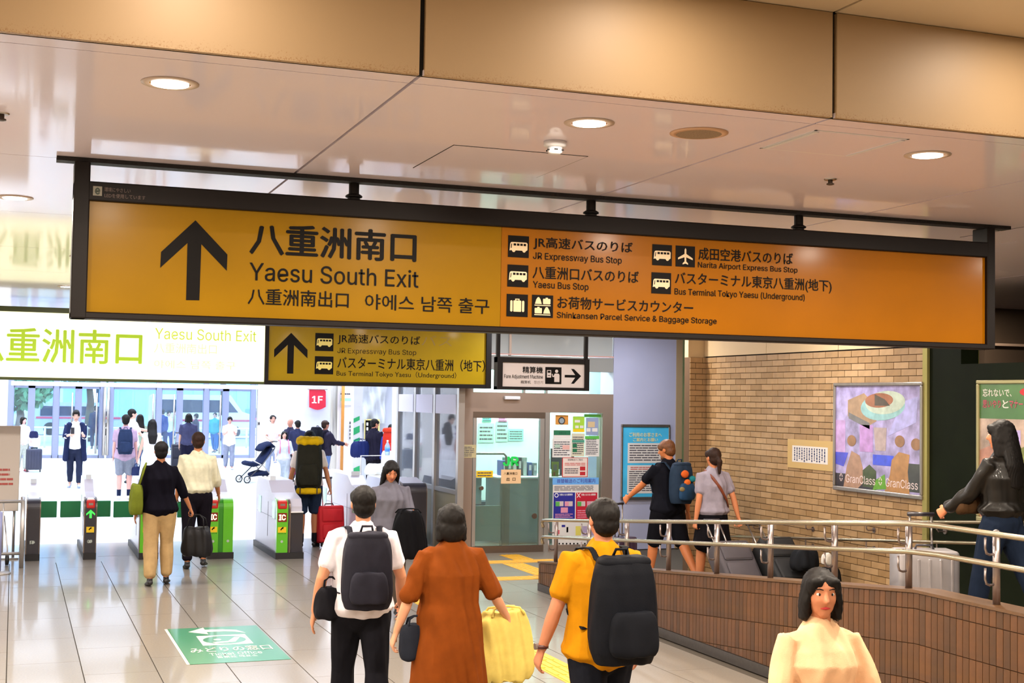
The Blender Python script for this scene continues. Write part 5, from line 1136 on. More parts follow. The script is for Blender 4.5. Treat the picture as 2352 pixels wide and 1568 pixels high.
    # --- hair
    hk, hc = hair; b = B()
    if hk != 'bald':
        hell(b, (0, -.014, .137), (.083, .101, .090), 18, 14); hell(b, (0, -.04, .085), (.074, .068, .075))
        for sd in (-1, 1): hell(b, (sd * .060, .02, .145), (.024, .06, .045))
        if hk in ('bob', 'long'):
            for sd in (-1, 1): b.loft([H((sd * .066, .01, .15)), H((sd * .077, .005, .07)), H((sd * .08, -.002, -.01 if hk == 'bob' else -.06))], [(.022 * s, .045 * s), (.024 * s, .048 * s), (.02 * s, .038 * s)], 12, V(1, 0, 0))
            hell(b, (0, -.035, .06), (.085, .075, .09))
            for sd in (-1, 1): hell(b, (sd * .036, .060, .168), (.040, .030, .028))
        if hk == 'long':
            b.loft([H((0, -.06, .12)), H((0, -.075, 0)), X((0, -.12, 1.36), True), X((0, -.13, 1.2), True)], [(.085 * s, .05 * s), (.092 * s, .05 * s), (.105 * s, .042 * s), (.07 * s, .03 * s)], 16)
        if hk == 'pony': b.loft([H((0, -.08, .13)), H((0, -.13, .06)), H((0, -.125, -.08))], [.03 * s, .034 * s, .018 * s], 10)
        if hk == 'tuft': hell(b, (0, .01, .2), (.07, .09, .045))
        kid('hair', b, m_hair[hc], v=min(clv, .009), sm=2, strand=.0018 if lv < .011 else .001)
    if hair[1] == 'ginger':
        b = B(); hell(b, (0, .052, .022), (.044, .042, .036)); kid('beard', b, m_hair['ginger'], v=.007)
    if look:
        for sd in (-1, 1):
            b = B(); hell(b, (sd * .030, .0755, .115), (.0125, .0125, .0085), 12, 8); e = link('eye', b.mesh('eye', m_eyew, True), body)
            b = B(); hell(b, (sd * .030, .0845, .115), (.006, .005, .0065), 10, 8); link('iris', b.mesh('iris', m_iris, True), e)
            b = B(); b.loft([H((sd * .015, .090, .137)), H((sd * .032, .090, .142)), H((sd * .048, .080, .138))], [.0028 * s] * 3, 6); link('eyebrow', b.mesh('eyebrow', m_hair['black'], True), body)
        b = B(); b.loft([H((-.022, .080, .050)), H((0, .0885, .052)), H((.022, .080, .050))], [(.003 * s, .003 * s), (.008 * s, .006 * s), (.003 * s, .003 * s)], 8, V(0, 0, 1)); link('lips', b.mesh('lips', lips, True), body)
    Mw = Matrix.Translation((x, y, z)) @ Matrix.Rotation(math.radians(face), 4, 'Z')
    def W(p): return Mw @ Vector(p)
    body['label'] = label
    return dict(o=body, J=J, s=s, W=W, M=Mw, H=H, X=X, hand=lambda sd, k=.12: W(J[('wr', sd)] + J[('hd', sd)] * k * s), face=face)
def place(foot, top, **kw):
    p = onZ(*foot, kw.get('z', 0)); d = ray(*top); q = Vector((0, 0, EYE)) + d * (p.y / d.y); return p.x, p.y, q.z
def atY(top, Y): d = ray(*top); q = Vector((0, 0, EYE)) + d * (Y / d.y); return q.x, Y, q.z
# ---------------------------------------------------------------- bags
def rboxm(w, d, h, vox=.012, sag=0., n=3.2, taper=.9):
    b = B(); rings = []
    for k in range(9):
        t = k / 8; z = h * t; f = (1 - abs(2 * t - 1) ** 4 * .22) * (1 - (1 - taper) * t); ww, dd = w / 2 * f, d / 2 * f; rg = []
        for i in range(24):
            a = 2 * math.pi * i / 24; c, s_ = math.cos(a), math.sin(a); e = 2 / n
            rg.append((ww * math.copysign(abs(c) ** e, c), dd * math.copysign(abs(s_) ** e, s_), z))
        rings.append(rg)
    b.ring_loft(rings); return b
def backpack(P, label, hx, w=.30, d=.17, h=.46, zb=.98, lid=None, pocket=None, vox=.011, name='backpack', group='backpacks', accents=()):
    s = P['s']; t = thing(name, label, 'backpack', P['o'].location, group, rz=P['o'].rotation_euler[2]); WL[t.name] = Vector((0, 0, 0))
    m = fabric(hx, .6); base = P['X']((0, -.135 - d / 2, zb), True)
    def tr(b, dx=0, dy=0, dz=0): b.v = [(v[0] + base.x + dx, v[1] + base.y + dy, v[2] + base.z + dz) for v in b.v]; return b
    def part(nm, b, mt, fold=.003): o = link(nm, remesh(b, nm, vox, 2, fold, len(label)), t); o.data.materials.append(mt); return o
    part('bag_body', tr(rboxm(w, d, h)), m, .004)
    part('front_pocket', tr(rboxm(w * .78, d * .45, h * .42, taper=.85), 0, -d / 2 - .005, h * .10), fabric(pocket or hx, .6) if pocket else M('fabric_pocket_' + hx, hx, .8, noise=(9, .2), spec=.1), .003)
    if lid: part('lid', tr(rboxm(w * 1.02, d * 1.05, h * .16), 0, 0, h * .90), fabric(lid, .6), .008)
    else: part('top_panel', tr(rboxm(w * .8, d * .7, h * .10), 0, -.01, h * .93), m, .003)
    for sd in (-1, 1):
        sh = P['J'][('sh', sd)]; b = B()
        X = P['X']
        b.loft([X((sd * .08, -.15, 1.36), True), X((sd * .105, -.07, 1.45), True), X((sd * .115, .06, 1.435), True), X((sd * .12, .145, 1.33), True), X((sd * .13, .15, 1.2), True), X((sd * .165, .06, 1.08), True), X((sd * .15, -.10, 1.02), True)], [(.026, .008)] * 7, 10)
        part('shoulder_strap', b, m, 0)
    b = B(); b.tube([base + Vector((-.04, .05, h)), base + Vector((-.03, .03, h + .045)), base + Vector((.03, .03, h + .045)), base + Vector((.04, .05, h))], .008, 8); link('grab_handle', b.mesh('grab_handle', m, True), t)
    for (dx, dz, r, hx2, nm) in accents: b = B(); b.ell((base.x + dx, base.y - d / 2 - .02, base.z + dz), (r, .03, r * .8), 12, 8); o = link(nm, remesh(b, nm, .01, 1), t); o.data.materials.append(fabric(hx2))
    return t
def handbag(label, loc, hx, w, d, h, rz=0., drop=.16, name='handbag', cat='bag', grp='carried bags', taper=.8, fold=.008, hnd=True, leather=False):
    """loc = where the hand grips; the bag hangs below it"""
    t = thing(name, label, cat, loc, grp, rz=rz); WL[t.name] = Vector((0, 0, 0)); m = M('leather_' + hx, hx, .5, coat=.1, spec=.25) if leather else fabric(hx, .7)
    b = rboxm(w, d, h, taper=taper); b.v = [(v[0], v[1], v[2] - drop - h) for v in b.v]; o = link('bag_body', remesh(b, 'bag_body', .01, 2, fold, len(label)), t); o.data.materials.append(m)
    if hnd:
        for sy in (-.3, .3):
            b = B(); b.tube([(-w * .25, d * sy, -drop - .02), (-w * .2, d * sy * .6, -drop * .3), (-w * .06, 0, 0), (w * .06, 0, 0), (w * .2, d * sy * .6, -drop * .3), (w * .25, d * sy, -drop - .02)], .007, 8); link('bag_handle', b.mesh('bag_handle', m, True), t)
    return t
def suitcase(label, x, y, z, hx, w, d, h, rz=0., tilt=0., handle=None, hlen=.45, hard=True, grp='suitcases', tagc=None):
    t = thing('suitcase', label, 'suitcase', (x, y, z), grp); t.rotation_euler = (math.radians(tilt), 0, math.radians(rz)); WL[t.name] = Vector((0, 0, 0))
    m = M('case_' + hx, hx, .3 if hard else .7, metal=.4 if hard and hx[0] in 'AB' else 0, noise=(6, .08)); wr = .035
    B().bbox(-w / 2, w / 2, -d / 2, d / 2, wr * 1.6, wr * 1.6 + h, .035, 3).build('case_shell', m, t, smooth=True, world=False)
    if hard:
        for k in range(5): x_ = -w * .36 + k * w * .18; B().bbox(x_ - .012, x_ + .012, -d / 2 - .006, d / 2 + .006, wr * 1.6 + .06, wr * 1.6 + h - .06, .006, 1).build('shell_rib', m, t, world=False)
    else: B().bbox(-w * .4, w * .4, -d / 2 - .03, -d / 2 + .01, wr * 1.6 + .06, wr * 1.6 + h * .5, .02, 2).build('front_pocket', m, t, smooth=True, world=False); B().bbox(-w * .4, w * .4, -d / 2 - .028, -d / 2 + .01, wr * 1.6 + h * .56, wr * 1.6 + h * .9, .02, 2).build('front_pocket', m, t, smooth=True, world=False)
    for sx in (-1, 1):
        for sy in (-1, 1): B().lathe((sx * w * .4, sy * d * .36, wr), [(wr * .5, -.018), (wr, -.014), (wr, .014), (wr * .5, .018)], 14, 0).build('caster', m_gbase, t, world=False)
    for sx in (-1, 1): B().tube([(sx * w * .18, d * .3, wr + h), (sx * w * .18, d * .3, wr * 1.6 + h + hlen)], .009, 8).build('pull_rod', m_steel, t, smooth=True, world=False)
    B().tube([(-w * .22, d * .3, wr * 1.6 + h + hlen), (w * .22, d * .3, wr * 1.6 + h + hlen)], .016, 10).build('pull_grip', m_gdark, t, smooth=True, world=False)
    B().tube([(-.07, 0, wr * 1.6 + h - .005), (-.06, 0, wr * 1.6 + h + .03), (.06, 0, wr * 1.6 + h + .03), (.07, 0, wr * 1.6 + h - .005)], .01, 8).build('carry_handle', m_gdark, t, smooth=True, world=False)
    if tagc: B().bbox(.02, .14, -d / 2 - .016, -d / 2, wr + h * .78, wr + h * .88, .005, 1).build('luggage_tag', M('tag_' + tagc, tagc, .5), t, world=False)
    return t
# ================================================================ foreground walkers, seen from behind
x, y, zt = atY((835, 1116), 8.3)
P = person('man in white short sleeved shirt walking away with a dark rucksack, beside the brown top', x, y, 0, zt, -6, ('collar', 'E0DCE6', .92, .022, 1), ('trousers', '14141A', .012, 2), hair=('short', 'black'), lv=.0065, legs=((16, 10), (-14, 14)), arms=((-6, 20, 26, 12), (4, 20, 30, 14)), skin='C88A68', build=1.04)
backpack(P, 'dark grey rucksack with rounded bottom worn over a white shirt', '25252F', w=.33, d=.2, h=.46, zb=.94)
handbag('small round black pouch at the left hip of the man in white shirt', P['W'](P['X']((-.21, -.03, 1.12))), '16161C', .2, .14, .2, drop=.06, name='waist_pouch')
x, y, zt = atY((1037, 1160), 7.6)
P = person('short haired person in a long loose rust brown top walking away with a yellow bag', x, y, 0, zt, -4, ('dress', '763A10', .56, .032, 1.2), ('trousers', '1C2030', .0, 2), hair=('bob', 'black'), lv=.0065, fem=True, legs=((12, 8), (-12, 12)), arms=((-4, 26, 20, 10), (-8, 30, 42, -8)), grip=(.4, .9), skin='D09878', build=1.06)
handbag('large pale yellow shopping bag carried beside the brown top', onY(1158, 1392, P['hand'](1).y), 'D2BE66', .46, .18, .42, rz=.2, drop=.03, name='shopping_bag', taper=.75, fold=.012)
handbag('dark shoulder bag at the left hip of the person in brown', P['W'](P['X']((-.22, .0, 1.0))), '20242E', .22, .1, .2, drop=.05)
x, y, zt = atY((1385, 1147), 6.6)
P = person('man in a mustard yellow shirt walking away with a big black rucksack', x, y, 0, zt, 2, ('tee', 'B4780A', .88, .024, 1), ('trousers', '14161E', .012, 2), hair=('short', 'black'), lv=.0065, legs=((-12, 12), (14, 8)), arms=((8, 18, 12, 8), (0, 14, 20, 10)), skin='B87858', grip=(.3, .3), build=1.06)
backpack(P, 'big black rucksack worn over a mustard yellow shirt', '101218', w=.38, d=.24, h=.54, zb=.86)
w_ = P['W'](P['J'][('wr', -1)]); t = thing('wristwatch', 'dark bracelet watch on the left wrist of the man in mustard yellow', 'watch', w_)
B().lathe(tuple(w_ + Vector((0, 0, .015))), [(.030, -.01), (.036, -.01), (.036, .01), (.030, .01)], 20).build('strap', M('watch_brown', '4A2420', .4), t, smooth=True)
B().lathe(tuple(w_ + Vector((-.036, 0, .015))), [(.018, -.006), (.018, .006)], 16, 0).build('dial', m_steel, t)
x, y, zt = atY((1885, 1312), 4.8)
P = person('woman in a peach blouse with shoulder length dark hair and red lips, walking toward us', x, y, 0, zt, 172, ('tee', 'E2B890', .88, .024, 1.5), ('skirt', 'B0683C', .02, .45), hair=('bob', 'black'), lv=.0065, fem=True, legs=((10, 8), (-10, 12)), arms=((18, 16, 62, 34), (14, 18, 60, 30)), look=True, skin='C07C58', lips=m_lipr, head=(-8, 2))
# ================================================================ walkers near the gates
x, y, zt = place((362, 1343), (360, 1016))
P = person('short haired person in a black top and beige trousers walking to the gates', x, y, 0, zt, -4, ('tee', '0E0C16', .90, .024, 1.5), ('trousers', 'B89A6C', .018, 2), hair=('bob' if False else 'short', 'black'), lv=.009, fem=True, legs=((-6, 6), (10, 16)), arms=((-2, 16, 14, 6), (6, 26, 10, 0)), grip=(0, 1), skin='B87850', build=1.0)
handbag('olive green shoulder bag on the left side of the person in beige trousers', P['W'](P['X']((-.27, -.04, 1.22))), '6A7424', .16, .3, .34, drop=.02, name='shoulder_bag', hnd=False)
b = B(); t = thing('bag_strap', 'olive strap of the green shoulder bag over the black shoulder', 'strap', P['o'].location); X = P['X']
b.tube([P['W'](X(q)) for q in ((-.24, .05, 1.2), (-.2, .04, 1.38), (-.17, 0, 1.45), (-.19, -.06, 1.38), (-.25, -.12, 1.18))], .012, 8); b.build('strap', fabric('6A7424', .7), t, smooth=True)
handbag('large black leather handbag carried between the couple walking to the gates', P['hand'](1) + Vector((.04, -.02, .02)), '101014', .42, .2, .34, rz=-.5, drop=.14, leather=True, taper=.75)
x, y, zt = place((448, 1304), (458, 994))
P = person('man in a pale office shirt and black trousers walking away beside the beige trousered person', x, y, 0, zt, -8, ('collar', 'D8D4B8', .985, .026, 1.5), ('trousers', '16121A', .014, 2), hair=('short', 'brown'), lv=.009, legs=((-4, 6), (16, 26)), arms=((-2, 12, 22, 6), (8, 14, 30, 6)), skin='C07C50', build=1.0)
x, y, zt = place((706, 1256), (694, 990))
P = person('traveller in white tee and navy shorts with a huge black and yellow backpack', x, y, 0, zt, -12, ('tee', 'E4DCD4', .92, .022, 1), ('shorts', '26344C', .022, .92), hair=('short', 'black'), lv=.009, legs=((-6, 4), (10, 14)), arms=((2, 16, 12, 4), (-16, 18, 10, 4)), grip=(0, .9), skin='BC7C54', socks='16161C')
backpack(P, 'tall black travel pack with yellow lid and yellow base on a traveller', '26261E', w=.40, d=.28, h=.72, zb=.86, lid='D8B010', accents=())
b = rboxm(.38, .29, .10); base = P['X']((0, -.275, .80), True); t2 = thing('sleeping_pad', 'yellow roll strapped under the tall black travel pack', 'roll', P['o'].location, rz=P['o'].rotation_euler[2]); WL[t2.name] = Vector((0, 0, 0)); b.v = [(v[0] + base.x, v[1] + base.y, v[2] + base.z) for v in b.v]; o = link('roll_body', remesh(b, 'roll_body', .012, 2, .004), t2); o.data.materials.append(fabric('D8B010', .6))
for sx in (-.12, .12): B().tube([(base.x + sx, base.y - .15, base.z + .01), (base.x + sx, base.y - .15, base.z + .1)], .008, 6).build('roll_strap', m_gdark, t2, world=False)
q = onZ(757, 1254); suitcase('red soft suitcase pulled through the gate by the traveller in shorts', q.x, q.y - .05, 0, 'D01826', .40, .22, .54, rz=10, tilt=-8, hlen=.42, hard=False)
x, y, zt = place((905, 1402), (897, 1058)); y -= .3; x, y, zt = atY((897, 1058), y)
P = person('woman with long dark hair in a grey top looking down, coming from the gates', x, y, 0, zt, 176, ('tee', '686670', .86, .022, 2), ('trousers', '4A4038', .014, 2), hair=('long', 'black'), lv=.009, fem=True, legs=((8, 6), (-8, 14)), arms=((22, 14, 70, 14), (0, 14, 20, 8)), head=(0, 28), look=True, skin='C8805C', grip=(.9, 0), build=1.04)
hb = onY(938, 1168, P['hand'](-1).y - .12); handbag('big black shoulder bag with small green mark carried by the woman in grey', hb, '0C0C10', .44, .2, .46, rz=.2, drop=.02, leather=False, taper=.6, fold=.012)
# ================================================================ on the ramp
x, y, zt = atY((1535, 1005), 14.6); zr = rampz(y)
P = person('bearded man in a black tee and shorts with a multicoloured rucksack, walking down the ramp', x, y, zr, zt - zr, 14, ('tee', '15161E', .90, .022, 1), ('shorts', '121218', .024, 1.02), hair=('short', 'ginger'), lv=.009, legs=((18, 8), (-22, 14)), arms=((44, 10, 8, 0), (-10, 14, 14, 4)), head=(24, 14), look=True, skin='D07E4C', grip=(.9, 0), build=1.08)
hm = P['hand'](-1)
backpack(P, 'blue, teal and orange patterned rucksack on the bearded man', '28384C', w=.32, d=.2, h=.48, zb=.98, pocket='2A4868', accents=((-.05, .36, .06, 'D8642C', 'orange_patch'), (-.01, .26, .05, 'E07030', 'orange_patch'), (.07, .3, .05, '2C8C98', 'teal_patch'), (-.09, .18, .04, '8C7C54', 'side_bottle')))
suitcase('dark purple suitcase pushed ahead of the bearded man behind the rail', hm.x - .0, hm.y + .0, rampz(hm.y), '3C2C40', .34, .22, .48, rz=20, hlen=max(.2, hm.z - rampz(hm.y) - .56), hard=True)
x, y, zt = atY((1638, 1029), 13.7); zr = rampz(y)
P = person('woman in grey tee and black skirt with brown cross strap, pulling luggage on the ramp', x, y, zr, zt - zr, 6, ('tee', '9C94A0', .96, .02, 1), ('skirt', '121014', .0, .58), hair=('pony', 'brown'), lv=.009, fem=True, legs=((12, 6), (-12, 16)), arms=((-6, 10, 12, 4), (-20, 14, 8, 4)), grip=(.8, .9), skin='D08458', build=1.1)
X = P['X']; b = B(); t = thing('bag_strap', 'brown leather cross body strap over the grey tee', 'strap', P['o'].location)
b.loft([P['W'](X(q)) for q in ((-.11, .02, 1.445), (-.08, -.11, 1.36), (.0, -.155, 1.24), (.1, -.145, 1.1), (.19, -.06, 1.0))], [(.018, .005)] * 5, 8, (0, 0, 1)); b.build('strap', M('strap_brown', '7A3A20', .45), t, smooth=True)
hl, hr = P['hand'](-1), P['hand'](1)
suitcase('grey suitcase with a red tag tilted behind the woman on the ramp', hl.x + .08, hl.y - 1.05, rampz(hl.y - 1.0), '4A4448', .44, .26, .62, rz=0, tilt=-42, hlen=.42, hard=False, tagc='D02018')
t = suitcase('black trolley heaped with dark bags pulled by the woman in grey tee', min(hr.x + .02, 7.9), hr.y - 1.15, rampz(hr.y - 1.1), '131416', .42, .34, .66, rz=0, tilt=-46, hlen=.40, hard=False)
for k, (dx, dy, dz, hx, lb) in enumerate(((.05, -1.25, .42, '1C1E22', 'dark rolled coat strapped on top of the black trolley'), (.1, -1.6, .22, '17181C', 'small black bag hung on the lower end of the trolley'), (.18, -1.45, .36, 'D8D4CC', 'pale cloth tucked into the black luggage on the trolley'))):
    handbag(lb, (hr.x + dx, hr.y + dy, rampz(hr.y + dy) + dz + .1), hx, .34 if k < 2 else .14, .26 if k < 2 else .1, .22 if k < 2 else .1, rz=.5, drop=0, name='luggage_bag', hnd=False, fold=.014, grp='bags on the trolley')
x, y, zt = atY((2300, 960), 7.9); x = max(x, 6.7); zr = rampz(y)
P = person('long haired woman in a black leather jacket at the right edge, pulling a silver case', x, y, zr, zt - zr, 16, ('leather', '14110E', 1.02, .026, 2), ('trousers', '1A2436', .012, 2), hair=('long', 'black'), lv=.008, fem=True, legs=((16, 6), (-22, 10)), arms=((32, 6, 26, 4), (-4, 10, 14, 4)), head=(14, 4), look=True, skin='D0845C', grip=(.9, 0), shoes='2A1C14')
hm = P['hand'](-1); q = onX(2168, 1262, 6.55)
suitcase('silver hard suitcase with long pull handle behind the ramp rail', 6.45, q.y + .1, rampz(q.y), 'A8A4A8', .46, .28, q.z - rampz(q.y) - .06, rz=-20, hlen=max(.2, hm.z - q.z), hard=True)
handbag('brown bag on the hip of the woman in leather jacket', P['W'](X((-.12, .2, 1.1))), '4A3420', .2, .12, .16, drop=.0, hnd=False)
# ================================================================ in the hall beyond the gates
FAR = .0135
def far(label, foot, top, face, topc, bot, **kw):
    x, y, zt = place(foot, top); kw.setdefault('lv', FAR); return person(label, x, y, 0, zt, face, topc, bot, **kw)
P = far('young man in a long navy cardigan and white tee looking at his phone', (170, 1120), (176, 944), 176, ('tee', 'E4E6EE', .9, .012, 1.5), ('trousers', '262C44', .006, 2), arms=((20, 6, 86, 12), (26, 12, 78, 46)), head=(0, 14), look=True, skin='C8A090', shoes='8090B0', legs=((8, 6), (-8, 12)), hair=('tuft', 'black'))
X = P['X']; b = B()
for sd in (-1, 1): b.loft([X((sd * .13, .06, 1.42)), X((sd * .16, .05, 1.2)), X((sd * .17, .04, .95)), X((sd * .19, .02, .62))], [(.055, .10), (.06, .125), (.065, .13), (.07, .13)], 14); b.loft([P['J'][('sh', sd)], P['J'][('el', sd)], P['J'][('el', sd)].lerp(P['J'][('wr', sd)], .45)], [.075, .064, .055], 12)
b.loft([X((0, -.08, 1.42)), X((0, -.1, 1.2)), X((0, -.1, .9)), X((0, -.1, .62))], [(.15, .05), (.17, .06), (.17, .06), (.2, .06)], 16)
o = link('cardigan', remesh(b, 'cardigan', .014, 2, .006), P['o']); o.data.materials.append(fabric('1C2444'))
q = P['hand'](1, .1); t = thing('smartphone', 'dark smartphone held by the man in the navy cardigan', 'phone', q); B().bbox(q.x - .04, q.x + .04, q.y - .06, q.y - .05, q.z - .0, q.z + .15, .004, 1).build('case', m_gdark, t)
P = far('person in mauve tee and grey shorts with a dark navy rucksack, back to us', (284, 1146), (292, 952), -4, ('tee', 'A890A8', .86, .02, 1), ('shorts', '7E8494', .02, .95), socks='1C2440', shoes='E0E4F0', skin='D0A098', legs=((2, 2), (4, 4)))
backpack(P, 'navy blue rucksack on the person in mauve tee', '202C48', w=.32, d=.2, h=.5, zb=.92)
P = far('woman with very long black hair in a white top, back to us', (345, 1148), (352, 964), 2, ('tee', 'E8E8F4', .86, .016, 0), ('skirt', 'E4E8F4', .0, .4), hair=('long', 'black'), fem=True, skin='D0A090', arms=((4, 14, 14, 4), (2, 10, 12, 4)))
handbag('dark strap bag hanging at the left side of the woman in white', P['hand'](-1), '242C50', .22, .1, .2, drop=.06, grp='carried bags')
P = far('person with a dark head cover and patterned navy tee, back to us', (430, 1098), (428, 950), -6, ('tee', '3C3E5C', .92, .02, 1), ('trousers', '18182C', .02, 2), hair=('bob', 'black'), skin='C09888')
q = onZ(408, 1092); suitcase('black luggage cart at the left side of the patterned navy tee', q.x, q.y, 0, '14182C', .36, .3, .8, hlen=.3, hard=False)
P = far('man in white tee and grey trousers looking down at a phone near the doors', (525, 1078), (530, 957), 176, ('tee', 'F0ECEC', .84, .02, 1), ('trousers', '8088A0', .012, 2), arms=((24, 4, 82, 16), (24, 4, 82, 16)), head=(0, 22), look=True, skin='C8968C', shoes='C0C4D0')
P = far('seated looking woman in white top standing with luggage at the left edge' if False else 'woman in white top standing beside a dark suitcase at the left edge', (50, 1083), (57, 958), 205, ('blouse', 'F0F0F8', .9, .02, 2), ('trousers', 'B4BCB8', .02, 2), hair=('bob', 'black'), fem=True, look=True, arms=((10, 8, 50, 20), (10, 6, 40, 10)), skin='D4A4A0', shoes='8C3848', head=(20, 0))
q = onZ(77, 1083); suitcase('dark grey upright suitcase beside the woman in white at the left edge', q.x, q.y, 0, '34384E', .42, .26, .58, hlen=.02, hard=True)
handbag('white paper bag standing on the dark grey suitcase', (q.x, q.y, 1.0), 'F0F0F8', .32, .16, .3, drop=.0, name='paper_bag', fold=.003, taper=.98, hnd=False); handbag('navy handbag in front of the woman in white', (q.x - .02, q.y - .1, 1.12), '24284C', .26, .12, .18, drop=.0)
P = person('short haired woman in a plain white tee leaning on a stroller', *atY((627, 954), 36)[:2], 0, atY((627, 954), 36)[2], 186, ('tee', 'F4EEF0', .86, .02, 1), ('trousers', '9CA8C4', .012, 2), fem=True, look=True, lv=FAR, arms=((24, 6, 40, 30), (20, 10, 50, 20)), skin='D4A090', hair=('short', 'black'))
P = person('bald man in dark clothes turned to the left in the hall', *atY((667, 962), 35)[:2], 0, atY((667, 962), 35)[2], 120, ('tee', '2C2C44', .88, .02, 1), ('trousers', '20202C', .012, 2), lv=FAR, skin='D0907C', hair=('bald', 'black'))
P = person('dark haired person in navy with a pale collar, back to us, beside the bald man', *atY((684, 966), 34.2)[:2], 0, atY((684, 966), 34.2)[2], 4, ('collar', '2A2E4C', .88, .02, 2), ('trousers', '20202C', .012, 2), lv=FAR, skin='C89080')
P = far('girl with black bob in pale grey top and pink straps facing us', (650, 1122), (655, 991), 178, ('blouse', 'C8CCDC', .9, .024, 1.5), ('trousers', 'B4C0CC', .03, 2), hair=('bob', 'black'), fem=True, look=True, skin='DCA898', arms=((4, 20, 30, 10), (8, 18, 30, 10)))
handbag('white plastic carrier bag held by the girl with pink straps', P['hand'](1), 'ECE8F4', .26, .14, .36, drop=.04, name='carrier_bag', fold=.01); handbag('dark pink bag at the side of the girl with pink straps', P['hand'](-1), '7C2C58', .24, .12, .26, drop=.04)
X = P['X']
t = thing('bag_strap', 'pink shoulder straps over the pale grey top of the girl', 'strap', P['o'].location)
for sd in (-1, 1): b = B(); b.tube([P['W'](X(q_)) for q_ in ((sd * .12, -.1, 1.36), (sd * .12, 0, 1.45), (sd * .125, .1, 1.36), (sd * .13, .14, 1.2), (sd * .14, .12, 1.05))], .014, 8); b.build('strap', fabric('D87898', .7), t, smooth=True)
# stroller
q = onZ(580, 1108); t = thing('stroller', 'folding dark navy baby stroller on four small wheels in the hall', 'stroller', (q.x, q.y, 0)); u = Vector((.9, .3, 0)).normalized(); vv = Vector((-.3, .9, 0)).normalized(); o_ = Vector((q.x, q.y, 0)) + Vector((.1, .1, 0))
def SP(a, c, z): return o_ + u * a + vv * c + Vector((0, 0, z))
for c in (-.22, .22):
    B().tube([SP(-.35, c, .09), SP(.05, c, .45), SP(.5, c, 1.0)], .014, 8).build('frame_tube', m_gdark, t, smooth=True); B().tube([SP(.38, c, .09), SP(.1, c, .42), SP(-.25, c, .58)], .014, 8).build('frame_tube', m_alu, t, smooth=True)
    for a in (-.36, .38):
        b = B(); ring = [SP(a, c - .0, .09) + u * (.085 * math.cos(k * .5236)) + Vector((0, 0, .085 * math.sin(k * .5236))) for k in range(13)]; b.tube(ring, .016, 6); w = b.build('wheel', m_gbase, t, smooth=True)
        B().loft([SP(a, c - .02, .09), SP(a, c + .02, .09)], [.04, .04], 10).build('hub', m_alu, w)
B().tube([SP(.5, -.22, 1.0), SP(.54, -.1, 1.03), SP(.54, .1, 1.03), SP(.5, .22, 1.0)], .018, 8).build('push_handle', m_gdark, t, smooth=True)
def hull(nm, pts, mt, r):
    b = B(); b.loft([SP(*p_) for p_ in pts], r, 14, vv); o = b.build(nm, mt, t, smooth=True); return o
m_st = fabric('1C2440', .7)
hull('seat', [(-.32, 0, .5), (-.1, 0, .46), (.08, 0, .5), (.24, 0, .72), (.34, 0, .86)], m_st, [(.2, .06), (.22, .07), (.22, .08), (.22, .06), (.2, .05)])
hull('canopy', [(.06, 0, .82), (.16, 0, .93), (.3, 0, .98), (.42, 0, .9)], m_st, [(.2, .05), (.23, .06), (.23, .06), (.2, .04)]); hull('basket', [(-.15, 0, .2), (.05, 0, .24), (.3, 0, .22)], m_st, [(.17, .06), (.2, .08), (.16, .06)])
x, y, zt = atY((748, 966), 31.5)
P = person('traveller in dark clothes with a black pack seen side on by the steel pole', x, y, 0, zt, -70, ('tee', '2A2638', .86, .024, 2), ('trousers', '6078A8', .014, 2), lv=FAR, skin='B87860', hair=('short', 'brown'), arms=((40, 6, 40, 4), (40, 6, 40, 4)))
backpack(P, 'black travel pack on the traveller by the steel pole', '15161E', w=.36, d=.26, h=.6, zb=.9); backpack_blue = handbag('small bright blue bag hung on the black travel pack', P['W'](P['X']((.0, -.42, 1.38))), '1C8CC0', .2, .16, .2, drop=0, name='small_bag', hnd=False)
x, y, zt = atY((860, 962), 30.0)
P = person('heavy man in a black tee with a navy duffel bag, in profile facing right', x, y, 0, zt, -62, ('tee', '1E1C2C', .84, .034, 1), ('trousers', '18161E', .03, 2), lv=.0115, skin='C88468', build=1.12, arms=((14, 8, 60, 6), (10, 8, 60, 6)), look=True, head=(-10, 10), legs=((0, 0), (2, 2)))
handbag('navy blue duffel bag behind the man in the black tee', P['W'](P['X']((-.12, -.30, 1.25))), '1A2454', .34, .5, .36, rz=-1.08, drop=.06, name='duffel_bag', taper=.85)
x, y, zt = atY((899, 975), 29.4)
P = person('person in blue clothes with a big red trekking pack, back to us', x, y, 0, zt, -20, ('tee', '2C3C94', .84, .024, 2), ('trousers', '1C2030', .014, 2), lv=.0115, skin='B87860', hair=('short', 'black'))
backpack(P, 'big red trekking pack worn by the person in blue', 'B02C20', w=.36, d=.28, h=.62, zb=.92, lid='B4321E')
q = onZ(870, 1150); t = thing('luggage_trolley', 'luggage trolley heaped with pale blankets beside the grey gate', 'trolley', (q.x, q.y, 0), rz=.3); WL[t.name] = Vector((0, 0, 0))
B().bbox(-.35, .35, -.25, .25, .12, .16, .01).build('deck', m_alu, t, world=False)
for sx in (-.28, .28):
    for sy in (-.2, .2): B().lathe((sx, sy, .06), [(.03, -.02), (.06, -.015), (.06, .015), (.03, .02)], 14, 0).build('wheel', m_gbase, t, world=False)
B().tube([(-.3, .25, .15), (-.3, .27, .95), (.3, .27, .95), (.3, .25, .15)], .015, 8).build('push_bar', m_alu, t, smooth=True, world=False)
